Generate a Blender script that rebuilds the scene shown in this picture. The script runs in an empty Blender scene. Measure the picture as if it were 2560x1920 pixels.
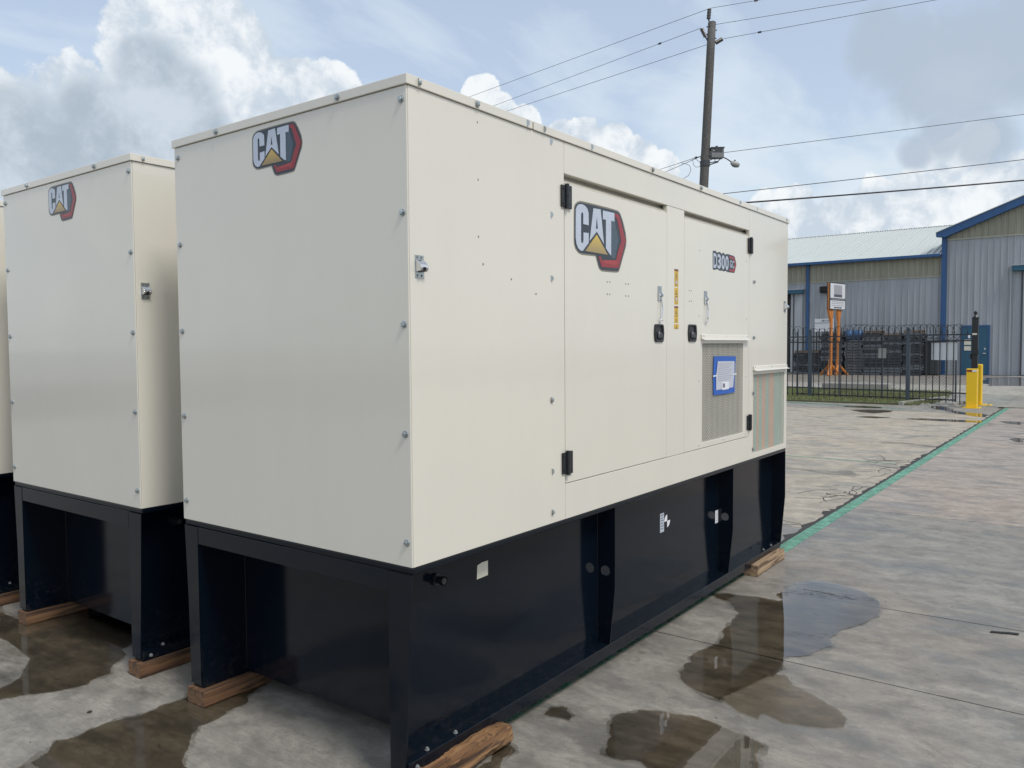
import bpy, bmesh, math, random
from mathutils import Vector, Matrix
random.seed(7)
R = math.radians
S = bpy.context.scene
COL = S.collection

# ------------------------------------------------------------------ camera
CAM = Vector((-2.130, -2.054, 1.703))
YAW, PITCH, ROLL, FPX = 0.64154, 0.046492, -0.0072748, 2007.69
fw = Vector((math.cos(YAW)*math.cos(PITCH), math.sin(YAW)*math.cos(PITCH), -math.sin(PITCH)))
rt0 = Vector((math.sin(YAW), -math.cos(YAW), 0)); up0 = rt0.cross(fw)
rt = rt0*math.cos(ROLL) + up0*math.sin(ROLL)
up = -rt0*math.sin(ROLL) + up0*math.cos(ROLL)
cd = bpy.data.cameras.new('camera'); cam = bpy.data.objects.new('camera', cd); COL.objects.link(cam)
cam.matrix_world = Matrix(((rt.x, up.x, -fw.x, CAM.x), (rt.y, up.y, -fw.y, CAM.y), (rt.z, up.z, -fw.z, CAM.z), (0, 0, 0, 1)))
cd.sensor_width = 36; cd.lens = 36*FPX/2560; cd.clip_start = 0.05; cd.clip_end = 6000
S.camera = cam

# ------------------------------------------------------------------ colour management
S.view_settings.view_transform = 'Standard'; S.view_settings.look = 'None'
S.view_settings.exposure = 0.0; S.view_settings.gamma = 1.0; S.view_settings.use_curve_mapping = False
S.render.engine = 'CYCLES'
S.cycles.use_denoising = True
S.cycles.max_bounces = 8; S.cycles.transparent_max_bounces = 12
S.cycles.sample_clamp_indirect = 6

# ------------------------------------------------------------------ sun (behind thin cloud) and sky
SUN_DIR = Vector((-0.13, -0.55, 0.80)).normalized()
sl = bpy.data.lights.new('sun', 'SUN'); sl.energy = 2.3; sl.angle = R(14); sl.color = (1.0, 0.955, 0.88)
so = bpy.data.objects.new('sun', sl); COL.objects.link(so)
so.rotation_euler = SUN_DIR.to_track_quat('Z', 'Y').to_euler()

W = bpy.data.worlds.new('World'); S.world = W; W.use_nodes = True
nt = W.node_tree; nt.nodes.clear()
def wn(t, **k):
    n = nt.nodes.new(t)
    for a, b in k.items(): setattr(n, a, b)
    return n
def lk(a, b): nt.links.new(a, b)
def put(sock, v):
    if isinstance(v, (int, float, tuple)): sock.default_value = v
    else: lk(v, sock)
def M_(op, a, b=0.0, c=0.0, clamp=False):
    n = wn('ShaderNodeMath', operation=op); n.use_clamp = clamp
    put(n.inputs[0], a); put(n.inputs[1], b)
    if op in ('MULTIPLY_ADD',): put(n.inputs[2], c)
    return n.outputs[0]
def sstep(x, lo, hi):
    n = wn('ShaderNodeMapRange', interpolation_type='SMOOTHSTEP')
    put(n.inputs[0], x); n.inputs[1].default_value = lo; n.inputs[2].default_value = hi
    return n.outputs[0]
def mixc(f, a, b):
    n = wn('ShaderNodeMix', data_type='RGBA'); put(n.inputs[0], f)
    for s, v in ((n.inputs[6], a), (n.inputs[7], b)):
        if isinstance(v, tuple): s.default_value = (*v, 1)
        else: lk(v, s)
    return n.outputs[2]
def px_dir(u, v):       # direction of a point of the 2212 px wide photograph
    d = rt*((u*1.15733-1280)/FPX) - up*((v*1.15733-960)/FPX) + fw
    return d.normalized()
tc = wn('ShaderNodeTexCoord'); DIR = tc.outputs['Generated']
def noise(vec, scale, detail, rough=0.55, dist=0.0):
    n = wn('ShaderNodeTexNoise'); lk(vec, n.inputs['Vector'])
    n.inputs['Scale'].default_value = scale; n.inputs['Detail'].default_value = detail
    n.inputs['Roughness'].default_value = rough; n.inputs['Distortion'].default_value = dist
    return n.outputs['Fac']
def blobs(lst):
    acc = None
    for (u, v, r_) in lst:
        d = px_dir(u, v); ang = r_*1.15733/FPX*0.93
        dn = wn('ShaderNodeVectorMath', operation='DOT_PRODUCT'); lk(DIR, dn.inputs[0]); dn.inputs[1].default_value = d
        k = 2.0/(ang*ang)
        f = M_('MULTIPLY_ADD', dn.outputs['Value'], k, 1-k)
        f = M_('MAXIMUM', f, -3.0)
        acc = f if acc is None else M_('MAXIMUM', acc, f)
    return acc
sky = wn('ShaderNodeTexSky', sky_type='NISHITA'); sky.sun_disc = False
sky.sun_elevation = math.asin(SUN_DIR.z); sky.sun_rotation = math.atan2(SUN_DIR.x, SUN_DIR.y)
sky.air_density = 1.2; sky.dust_density = 1.5; sky.ozone_density = 1.5
sep = wn('ShaderNodeSeparateXYZ'); lk(DIR, sep.inputs[0]); Z = sep.outputs[2]
# thin, streaky veil on a flat cloud deck
zz = M_('ADD', M_('MAXIMUM', Z, 0.0), 0.22)
dv = wn('ShaderNodeVectorMath', operation='DIVIDE'); lk(DIR, dv.inputs[0])
cz = wn('ShaderNodeCombineXYZ'); lk(zz, cz.inputs[0]); lk(zz, cz.inputs[1]); lk(zz, cz.inputs[2]); lk(cz.outputs[0], dv.inputs[1])
mp = wn('ShaderNodeMapping'); lk(dv.outputs[0], mp.inputs[0]); mp.inputs['Scale'].default_value = (0.9, 2.0, 1.0); mp.inputs['Rotation'].default_value = (0, 0, R(25))
veil = noise(mp.outputs[0], 1.5, 6, 0.55, 0.4)
low = sstep(Z, 0.55, 0.10)                     # paler towards the horizon
veilm = M_('ADD', M_('MULTIPLY', sstep(veil, 0.34, 0.64), 0.55), M_('MULTIPLY', low, 0.50), clamp=True)
veilm = M_('MAXIMUM', veilm, 0.46)
hsv = wn('ShaderNodeVectorMath', operation='MULTIPLY'); lk(sky.outputs[0], hsv.inputs[0]); hsv.inputs[1].default_value = (1.50, 1.42, 1.46)
base = mixc(veilm, hsv.outputs[0], (6.7, 7.6, 8.45))
# cumulus
n1 = noise(DIR, 9.0, 10, 0.64, 0.10)
n2 = noise(DIR, 26.0, 5, 0.6, 0.3)
big = noise(DIR, 2.3, 4, 0.5)
CUM = [(300,60,75),(380,40,95),(470,70,95),(520,120,95),(560,180,90),(625,190,80),(700,205,75),(745,215,50),(480,240,140),(380,180,160),(640,290,120),(90,300,150),(250,330,170),(30,390,90),(160,210,90),
       (1040,205,42),(1075,245,45),(1130,265,40),(1215,290,36),(1265,295,46),(1320,305,50),(1375,335,46),(1430,365,40),
       (1660,470,55),(1720,455,60),(1800,480,65),(1890,445,60),(1970,425,58),(2040,450,70),(2130,440,80),(2200,410,80),(2080,520,90),(1760,540,90),(1940,520,90),(2050,345,45),(2110,310,45),(2200,480,90)]
GRY = [(330,160,75),(385,215,80),(300,240,70),(420,270,70),(210,260,85),(240,330,120),(120,330,110),(50,300,100),(90,400,110),(400,350,70),(180,400,100),(330,380,90),(300,120,40)]
GR2 = [(1890,100,60),(1960,110,85),(2040,130,95),(2120,120,100),(2190,140,90),(2000,190,70),(2090,200,75),(1900,60,50),(2230,60,90),(2130,300,60),(2040,290,50),(1980,330,35)]
pert = M_('ADD', M_('MULTIPLY', M_('SUBTRACT', n1, 0.5), 2.6), M_('MULTIPLY', M_('SUBTRACT', n2, 0.5), 1.7))
fc = M_('ADD', blobs(CUM), pert)
vd = wn('ShaderNodeVectorMath', operation='DOT_PRODUCT'); lk(DIR, vd.inputs[0]); vd.inputs[1].default_value = fw
outside = sstep(vd.outputs['Value'], math.cos(R(38)), math.cos(R(52)))
gen = M_('ADD', M_('MULTIPLY', M_('SUBTRACT', big, 0.53), 12.0), pert)
gen = M_('SUBTRACT', gen, M_('MULTIPLY', M_('SUBTRACT', 1.0, outside), 6.0))
fc = M_('MAXIMUM', fc, gen)
cm = sstep(fc, -0.02, 0.26)
puff = M_('ADD', M_('MULTIPLY', n2, 0.8), M_('MULTIPLY', n1, 1.1))
cumc = mixc(sstep(puff, 0.78, 1.10), (5.4, 6.2, 7.1), (8.6, 8.9, 9.1))
c1 = mixc(M_('MULTIPLY', cm, 0.96), base, cumc)
fg = M_('ADD', blobs(GRY), M_('MULTIPLY', pert, 1.0))
fg = M_('MAXIMUM', fg, M_('SUBTRACT', gen, 1.6))
gm = M_('MULTIPLY', sstep(fg, -0.45, 0.55), 0.92)
grc = mixc(sstep(n1, 0.38, 0.62), (3.9, 4.65, 5.45), (5.6, 6.35, 7.2))
c2 = mixc(gm, c1, grc)
f2 = M_('ADD', blobs(GR2), M_('MULTIPLY', pert, 0.7))
g2 = M_('MULTIPLY', sstep(f2, -0.45, 0.75), 0.80)
c3 = mixc(g2, c2, (4.2, 4.95, 5.95))
# haze just above the horizon, dull ground colour below it
c4 = mixc(M_('MULTIPLY', sstep(Z, 0.10, 0.0), 0.65), c3, (6.3, 6.8, 7.2))
bg = wn('ShaderNodeBackground'); lk(c4, bg.inputs[0]); bg.inputs[1].default_value = 0.108
wo = wn('ShaderNodeOutputWorld'); lk(bg.outputs[0], wo.inputs[0])
W.cycles.sampling_method = 'MANUAL'; W.cycles.sample_map_resolution = 512

# ------------------------------------------------------------------ materials
class NT:
    def __init__(s, name):
        s.m = bpy.data.materials.new(name); s.m.use_nodes = True; s.t = s.m.node_tree
        s.b = s.t.nodes['Principled BSDF']; s.out = s.t.nodes['Material Output']
    def n(s, t, **k):
        x = s.t.nodes.new(t)
        for a, b in k.items(): setattr(x, a, b)
        return x
    def l(s, a, b): s.t.links.new(a, b)
    def pos(s, sc=(1, 1, 1), rot=(0, 0, 0)):
        g = s.n('ShaderNodeNewGeometry'); m = s.n('ShaderNodeMapping'); s.l(g.outputs['Position'], m.inputs[0])
        m.inputs['Scale'].default_value = sc; m.inputs['Rotation'].default_value = rot
        return m.outputs[0]
    def obj(s, sc=(1, 1, 1)):
        g = s.n('ShaderNodeTexCoord'); m = s.n('ShaderNodeMapping'); s.l(g.outputs['Object'], m.inputs[0]); m.inputs['Scale'].default_value = sc
        return m.outputs[0]
    def noise(s, v, scale, detail=4, rough=0.55, dist=0.0):
        n = s.n('ShaderNodeTexNoise'); s.l(v, n.inputs['Vector']); n.inputs['Scale'].default_value = scale
        n.inputs['Detail'].default_value = detail; n.inputs['Roughness'].default_value = rough; n.inputs['Distortion'].default_value = dist
        return n.outputs['Fac']
    def ramp(s, f, a, b, va=0.0, vb=1.0):
        n = s.n('ShaderNodeMapRange'); s.l(f, n.inputs[0]); n.inputs[1].default_value = a; n.inputs[2].default_value = b
        n.inputs[3].default_value = va; n.inputs[4].default_value = vb
        return n.outputs[0]
    def math(s, op, a, b=0.0):
        n = s.n('ShaderNodeMath', operation=op)
        for i, v in enumerate((a, b)):
            if isinstance(v, (int, float)): n.inputs[i].default_value = v
            else: s.l(v, n.inputs[i])
        return n.outputs[0]
    def mix(s, f, a, b, bt='MIX'):
        n = s.n('ShaderNodeMix', data_type='RGBA', blend_type=bt)
        if isinstance(f, (int, float)): n.inputs[0].default_value = f
        else: s.l(f, n.inputs[0])
        for k, v in ((n.inputs[6], a), (n.inputs[7], b)):
            if isinstance(v, tuple): k.default_value = (*v, 1)
            else: s.l(v, k)
        return n.outputs[2]
    def set(s, **k):
        for a, v in k.items():
            i = s.b.inputs[a.replace('_', ' ')]
            if isinstance(v, tuple) and len(v) == 3: i.default_value = (*v, 1)
            elif isinstance(v, (int, float, tuple)): i.default_value = v
            else: s.l(v, i)
        return s
    def bump(s, h, strength=0.2, dist=0.01):
        b = s.n('ShaderNodeBump'); b.inputs['Strength'].default_value = strength; b.inputs['Distance'].default_value = dist
        s.l(h, b.inputs['Height']); s.l(b.outputs[0], s.b.inputs['Normal']); return s

def plain(name, col, rough=0.5, metal=0.0, var=0.12, scale=6.0, bump=0.0, spec=0.5):
    k = NT(name); p = k.pos()
    f = k.noise(p, scale, 5)
    a = tuple(c*(1-var) for c in col); b = tuple(min(1, c*(1+var)) for c in col)
    k.set(Base_Color=k.mix(f, a, b), Roughness=k.ramp(k.noise(p, scale*2.3, 3), 0.3, 0.7, rough*0.85, min(1, rough*1.15)), Metallic=metal)
    k.b.inputs['Specular IOR Level'].default_value = spec
    if bump: k.bump(f, bump, 0.004)
    return k.m

def m_paint(name, col, rough=0.27, coat=0.35, spec=0.5, mud=False):
    k = NT(name); p = k.pos()
    dirt = k.noise(k.pos((1, 1, 0.35)), 3.0, 6, 0.6)
    c = k.mix(k.ramp(dirt, 0.35, 0.75, 0, 0.5), col, tuple(x*0.93 for x in col))
    run = k.noise(k.pos((14, 14, 0.5)), 1.0, 5, 0.6)                      # faint rain runs
    c = k.mix(k.ramp(run, 0.62, 0.82, 0, 0.035), c, tuple(x*0.80 for x in col))
    if mud:                                                               # dried splashes and dust along the foot
        g = k.n('ShaderNodeNewGeometry'); sz = k.n('ShaderNodeSeparateXYZ'); k.l(g.outputs['Position'], sz.inputs[0])
        hgt = k.ramp(sz.outputs[2], 0.06, 0.42, 1.0, 0.0)
        sp = k.math('MULTIPLY', hgt, k.ramp(k.noise(p, 26, 6, 0.75), 0.50, 0.66, 0, 1))
        c = k.mix(k.math('MULTIPLY', sp, 0.09), c, (0.14, 0.12, 0.095))
        sc_ = k.noise(k.pos((3, 3, 40), (0.3, 0.2, 0)), 3.0, 3, 0.8)
        c = k.mix(k.ramp(sc_, 0.70, 0.74, 0, 0.16), c, (0.10, 0.11, 0.12))
    k.set(Base_Color=c, Roughness=k.ramp(k.noise(p, 2.0, 4), 0.3, 0.7, rough*0.85, rough*1.2))
    k.b.inputs['Specular IOR Level'].default_value = spec
    k.b.inputs['Coat Weight'].default_value = coat; k.b.inputs['Coat Roughness'].default_value = 0.065
    k.bump(k.noise(p, 1.1, 1), 0.11, 0.02)
    return k.m

def m_concrete(name, tint=(1, 1, 1)):
    k = NT(name)
    oi = k.n('ShaderNodeObjectInfo')
    p = k.pos()
    streak = k.noise(k.pos((2.3, 1.0, 1), (0, 0, 0.06)), 2.1, 11, 0.76, 0.12)            # broomed across the slabs
    fine = k.noise(k.pos((30, 9, 1)), 2.6, 6, 0.7)
    blot = k.noise(p, 0.55, 6, 0.6, 0.5)
    grit = k.noise(p, 95, 3, 0.7)
    mott = k.noise(k.pos((1.35, 1.0, 1), (0, 0, 0.1)), 4.6, 9, 0.74, 0.2)
    scr = k.noise(k.pos((60, 2.2, 1), (0, 0, 0.05)), 1.6, 4, 0.7)
    c = k.mix(k.ramp(streak, 0.34, 0.66), (0.190, 0.184, 0.170), (0.375, 0.362, 0.330))
    c = k.mix(k.ramp(blot, 0.38, 0.66, 0.0, 0.45), c, (0.230, 0.222, 0.205))
    damp = k.noise(k.pos((1.4, 0.9, 1), (0, 0, 0.15)), 1.3, 9, 0.70, 0.35)
    dm = k.ramp(damp, 0.52, 0.60, 0, 1)
    patch = k.noise(k.pos((1.6, 1.0, 1)), 2.4, 8, 0.7, 0.8)
    c = k.mix(k.ramp(patch, 0.50, 0.60, 0, 0.50), c, (0.155, 0.151, 0.143))
    warm = k.noise(p, 0.42, 3, 0.5)
    c = k.mix(k.ramp(warm, 0.45, 0.65, 0, 0.30), c, (0.27, 0.225, 0.175))
    c = k.mix(k.math('MULTIPLY', dm, 0.55), c, (0.130, 0.128, 0.122))
    c = k.mix(k.ramp(mott, 0.49, 0.62, 0.0, 0.45), c, (0.112, 0.110, 0.104))
    c = k.mix(k.ramp(mott, 0.44, 0.34, 0.0, 0.30), c, (0.45, 0.435, 0.40))
    c = k.mix(k.ramp(scr, 0.56, 0.66, 0.0, 0.35), c, (0.10, 0.098, 0.092))
    c = k.mix(k.ramp(fine, 0.42, 0.70, 0.0, 0.30), c, (0.12, 0.12, 0.12))
    c = k.mix(k.ramp(grit, 0.56, 0.72, 0.0, 0.50), c, (0.09, 0.088, 0.085))
    spk = k.n('ShaderNodeTexVoronoi'); k.l(p, spk.inputs['Vector']); spk.inputs['Scale'].default_value = 3.3
    c = k.mix(k.ramp(spk.outputs['Distance'], 0.016, 0.028, 0.7, 0.0), c, (0.05, 0.048, 0.045))
    c = k.mix(1.0, c, oi.outputs['Color'], 'MULTIPLY')
    rg = k.ramp(damp, 0.50, 0.66, 0.62, 0.24)
    rg = k.math('ADD', rg, k.ramp(streak, 0.3, 0.7, -0.06, 0.08))
    k.set(Base_Color=c, Roughness=rg)
    k.bump(k.math('ADD', k.math('MULTIPLY', fine, 0.6), k.math('MULTIPLY', grit, 0.25)), 0.25, 0.004)
    return k.m

def m_water():
    k = NT('puddle water'); t = k.t
    t.nodes.remove(k.b)
    fr = k.n('ShaderNodeFresnel'); fr.inputs[0].default_value = 1.72
    tr = k.n('ShaderNodeBsdfTransparent'); tr.inputs[0].default_value = (0.94, 0.885, 0.79, 1)
    gl = k.n('ShaderNodeBsdfGlossy'); gl.inputs[0].default_value = (1, 1, 1, 1); gl.inputs['Roughness'].default_value = 0.015
    b = k.n('ShaderNodeBump'); b.inputs['Strength'].default_value = 0.03; b.inputs['Distance'].default_value = 0.01
    k.l(k.noise(k.pos(), 9, 2), b.inputs['Height']); k.l(b.outputs[0], gl.inputs['Normal']); 
    mx = k.n('ShaderNodeMixShader'); k.l(fr.outputs[0], mx.inputs[0]); k.l(tr.outputs[0], mx.inputs[1]); k.l(gl.outputs[0], mx.inputs[2])
    k.l(mx.outputs[0], k.out.inputs[0])
    return k.m

def m_damp(nm='damp film', tint=(0.80, 0.80, 0.80), lo=0.40, hi=0.58, rough=0.16, ior=1.30):
    k = NT(nm); t = k.t
    t.nodes.remove(k.b)
    fr = k.n('ShaderNodeFresnel'); fr.inputs[0].default_value = ior
    tr = k.n('ShaderNodeBsdfTransparent'); tr.inputs[0].default_value = (*tint, 1)
    gl = k.n('ShaderNodeBsdfGlossy'); gl.inputs[0].default_value = (0.9, 0.9, 0.9, 1); gl.inputs['Roughness'].default_value = rough
    mx = k.n('ShaderNodeMixShader'); k.l(fr.outputs[0], mx.inputs[0]); k.l(tr.outputs[0], mx.inputs[1]); k.l(gl.outputs[0], mx.inputs[2])
    cl = k.n('ShaderNodeBsdfTransparent'); m2 = k.n('ShaderNodeMixShader')
    k.l(k.ramp(k.noise(k.pos((3, 1, 1)), 2.0, 7, 0.65), lo, hi), m2.inputs[0]); k.l(cl.outputs[0], m2.inputs[1]); k.l(mx.outputs[0], m2.inputs[2])
    k.l(m2.outputs[0], k.out.inputs[0])
    return k.m

def m_worn_paint(name, col, lo=0.40, hi=0.56, amin=0.28):
    k = NT(name); p = k.pos()
    w = k.noise(k.pos((6, 6, 1)), 1.6, 8, 0.72)
    w2 = k.noise(k.pos((30, 3, 1)), 1.5, 5, 0.7)
    k.set(Base_Color=k.mix(k.noise(p, 2.0, 5), tuple(c*0.7 for c in col), tuple(c*1.2 for c in col)), Roughness=0.55)
    k.set(Alpha=k.ramp(k.math('ADD', k.math('MULTIPLY', w, 0.65), k.math('MULTIPLY', w2, 0.35)), lo, hi, 0.97, amin))
    return k.m

def m_wood(name, c1, c2, dark=(0.035, 0.022, 0.014)):
    k = NT(name)
    g = k.noise(k.obj((1.4, 30, 34)), 1.0, 7, 0.65, 0.5)
    g2 = k.noise(k.obj((2.0, 16, 22)), 1.3, 7, 0.65, 0.9)
    c = k.mix(k.ramp(g, 0.34, 0.66), c1, c2)
    c = k.mix(k.ramp(g2, 0.48, 0.62, 0, 0.85), c, dark)
    k.set(Base_Color=c, Roughness=0.75)
    k.bump(k.math('ADD', g, g2), 0.30, 0.006)
    return k.m

def m_grad(name, c0, c1, z0, z1, rough=0.25, coat=0.3):     # printed gradient on a decal, bottom to top
    k = NT(name); g = k.n('ShaderNodeNewGeometry'); s_ = k.n('ShaderNodeSeparateXYZ'); k.l(g.outputs['Position'], s_.inputs[0])
    f = k.ramp(s_.outputs[2], z0, z1)
    k.set(Base_Color=k.mix(f, c0, c1), Roughness=rough); k.b.inputs['Coat Weight'].default_value = coat
    return k.m

def m_sheet(name, col, rough=0.5, rust=0.0):
    k = NT(name); p = k.pos()
    f = k.noise(k.pos((1, 1, 0.12)), 2.2, 6, 0.6)
    c = k.mix(k.ramp(f, 0.35, 0.7), tuple(x*0.86 for x in col), tuple(x*1.08 for x in col))
    k.set(Base_Color=c, Roughness=rough)
    return k.m

MT = {}
MT['cream'] = m_paint('cream enamel', (0.700, 0.668, 0.585), 0.18, 0.6)
MT['creamdark'] = plain('cream inner edge', (0.42, 0.38, 0.32), 0.5)
MT['black'] = m_paint('blue black enamel', (0.0026, 0.0058, 0.0115), 0.12, 0.0, 0.32, True)
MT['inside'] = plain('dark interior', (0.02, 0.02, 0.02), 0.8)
MT['plastic'] = plain('black plastic', (0.012, 0.014, 0.017), 0.33)
MT['zinc'] = plain('zinc plated steel', (0.42, 0.46, 0.47), 0.30, 0.9, 0.2, 60)
MT['chrome'] = plain('polished steel', (0.70, 0.71, 0.73), 0.16, 1.0, 0.06, 40)
MT['grille'] = plain('grille paint', (0.60, 0.575, 0.50), 0.40)
MT['core'] = plain('radiator fins', (0.20, 0.215, 0.185), 0.6, 0.0, 0.3, 30)
MT['teal'] = plain('teal moire band', (0.09, 0.38, 0.35), 0.5, 0.0, 0.2, 20)  # this and the copper below colour the imitated moire, no real coating
MT['copper'] = plain('copper moire band', (0.60, 0.23, 0.12), 0.5, 0.0, 0.2, 20)
MT['concrete'] = m_concrete('yard concrete')
MT['water'] = m_water()
MT['damp'] = m_damp()
MT['wet'] = m_damp('wet brown film', (0.80, 0.755, 0.68), 0.28, 0.42, 0.22, 1.25)
MT['joint'] = plain('joint filler', (0.035, 0.033, 0.030), 0.8, 0, 0.3, 30)
MT['green'] = m_worn_paint('worn green line paint', (0.15, 0.37, 0.26), 0.44, 0.60, 0.32)
MT['green2'] = m_worn_paint('very worn green line paint', (0.10, 0.34, 0.21), 0.34, 0.53, 0.05)
MT['wood'] = m_wood('fresh timber', (0.105, 0.052, 0.026), (0.215, 0.115, 0.055))
MT['woodpale'] = m_wood('dry timber', (0.27, 0.18, 0.105), (0.42, 0.30, 0.19), (0.08, 0.045, 0.025))
MT['woodrot'] = m_wood('rotting timber', (0.115, 0.050, 0.020), (0.33, 0.185, 0.080), (0.018, 0.011, 0.008))
MT['pole'] = m_wood('weathered pole wood', (0.075, 0.072, 0.070), (0.125, 0.118, 0.110), (0.035, 0.033, 0.032))
MT['grey'] = plain('grey equipment paint', (0.17, 0.18, 0.185), 0.5)
MT['darkgrey'] = plain('dark grey paint', (0.04, 0.045, 0.05), 0.5)
MT['porcelain'] = plain('brown grey porcelain', (0.10, 0.10, 0.095), 0.3)
MT['lampmetal'] = plain('lamp housing', (0.36, 0.37, 0.36), 0.45)
MT['cable'] = plain('cable', (0.05, 0.055, 0.065), 0.6)
MT['blackcable'] = plain('black cable', (0.012, 0.012, 0.013), 0.6)
MT['ironfence'] = plain('fence iron', (0.022, 0.027, 0.034), 0.45)
MT['ironpost'] = plain('fence post iron', (0.050, 0.068, 0.090), 0.45)
MT['razor'] = plain('razor wire', (0.045, 0.047, 0.052), 0.45, 0.5)
MT['wall'] = m_sheet('grey wall sheet', (0.33, 0.355, 0.385), 0.50)
MT['wallpale'] = m_sheet('pale grey wall sheet', (0.37, 0.40, 0.43), 0.50)
MT['fibre'] = m_sheet('fibreglass sheet', (0.285, 0.278, 0.215), 0.45)
MT['fibreedge'] = m_sheet('fibreglass lap', (0.34, 0.34, 0.27), 0.45)
MT['roofsheet'] = plain('pale roof sheet', (0.50, 0.535, 0.515), 0.5, 0, 0.04, 0.3)
MT['blue'] = m_sheet('blue trim', (0.020, 0.085, 0.22), 0.45)
MT['bluedoor'] = m_sheet('blue door', (0.018, 0.090, 0.155), 0.45)
MT['white'] = plain('white board', (0.66, 0.68, 0.71), 0.5, 0, 0.05)
MT['paper'] = plain('paper', (0.52, 0.54, 0.62), 0.4, 0, 0.10, 25)
MT['paperwhite'] = plain('white label', (0.74, 0.76, 0.80), 0.4, 0, 0.04)
MT['ink'] = plain('grey print', (0.10, 0.11, 0.13), 0.5)
MT['inkpale'] = plain('pale grey print', (0.36, 0.37, 0.42), 0.5)
MT['bluetape'] = plain('blue tape', (0.012, 0.105, 0.46), 0.4, 0, 0.15, 30)
MT['tape'] = plain('cream masking tape', (0.62, 0.60, 0.50), 0.6, 0, 0.06, 60)
MT['yellow'] = plain('yellow bollard paint', (0.78, 0.50, 0.012), 0.35, 0, 0.05)
MT['paleyellow'] = plain('faded yellow paint', (0.46, 0.39, 0.20), 0.55)
MT['orange'] = plain('orange sign steel', (0.55, 0.20, 0.045), 0.5, 0, 0.15, 3)
MT['redtape'] = plain('red reflector', (0.22, 0.018, 0.010), 0.4)
MT['warn'] = plain('yellow warning print', (0.66, 0.43, 0.045), 0.4, 0, 0.1, 60)
MT['warnred'] = plain('red brown header', (0.20, 0.07, 0.045), 0.4)
MT['pallet'] = plain('black pallet', (0.028, 0.032, 0.040), 0.55, 0, 0.3, 2)
MT['palletgrey'] = plain('grey pallet', (0.105, 0.118, 0.135), 0.6, 0, 0.3, 2)
MT['palletwood'] = plain('old wooden pallet', (0.16, 0.12, 0.09), 0.7, 0, 0.3, 4)
MT['drum'] = plain('blue plastic drum', (0.025, 0.085, 0.20), 0.4)
MT['soil'] = plain('grass soil', (0.095, 0.100, 0.050), 0.9, 0, 0.4, 3)
MT['grass'] = plain('grass', (0.165, 0.190, 0.075), 0.7, 0, 0.35, 1.5)
MT['kerb'] = plain('kerb concrete', (0.29, 0.285, 0.26), 0.7, 0, 0.2, 5)
MT['block'] = plain('rough concrete block', (0.30, 0.29, 0.265), 0.75, 0, 0.2, 4)
MT['farground'] = plain('far ground', (0.25, 0.245, 0.235), 0.7, 0, 0.15, 0.2)
MT['rubber'] = plain('black rubber scrap', (0.012, 0.012, 0.013), 0.6)
MT['lg_edge'] = plain('decal bronze edge', (0.235, 0.215, 0.165), 0.3, 0.3)
MT['lg_navy'] = plain('decal dark blue', (0.017, 0.028, 0.045), 0.25)
MT['lg_hex'] = plain('decal mesh print', (0.048, 0.080, 0.115), 0.25, 0, 0.5, 90)
MT['lg_red'] = plain('decal red', (0.27, 0.020, 0.030), 0.25, 0, 0.2, 8)
MT['lg_red2'] = plain('decal bright red', (0.36, 0.035, 0.038), 0.25)
MT['lg_silver'] = plain('decal silver', (0.50, 0.55, 0.64), 0.28, 0.15, 0.12, 9)
MT['lg_gold'] = m_grad('decal gold', (0.30, 0.22, 0.10), (0.66, 0.46, 0.05), 2.16, 2.26)
MT['lg_gold2'] = m_grad('decal gold small', (0.26, 0.18, 0.08), (0.60, 0.40, 0.06), 2.475, 2.535)

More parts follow.
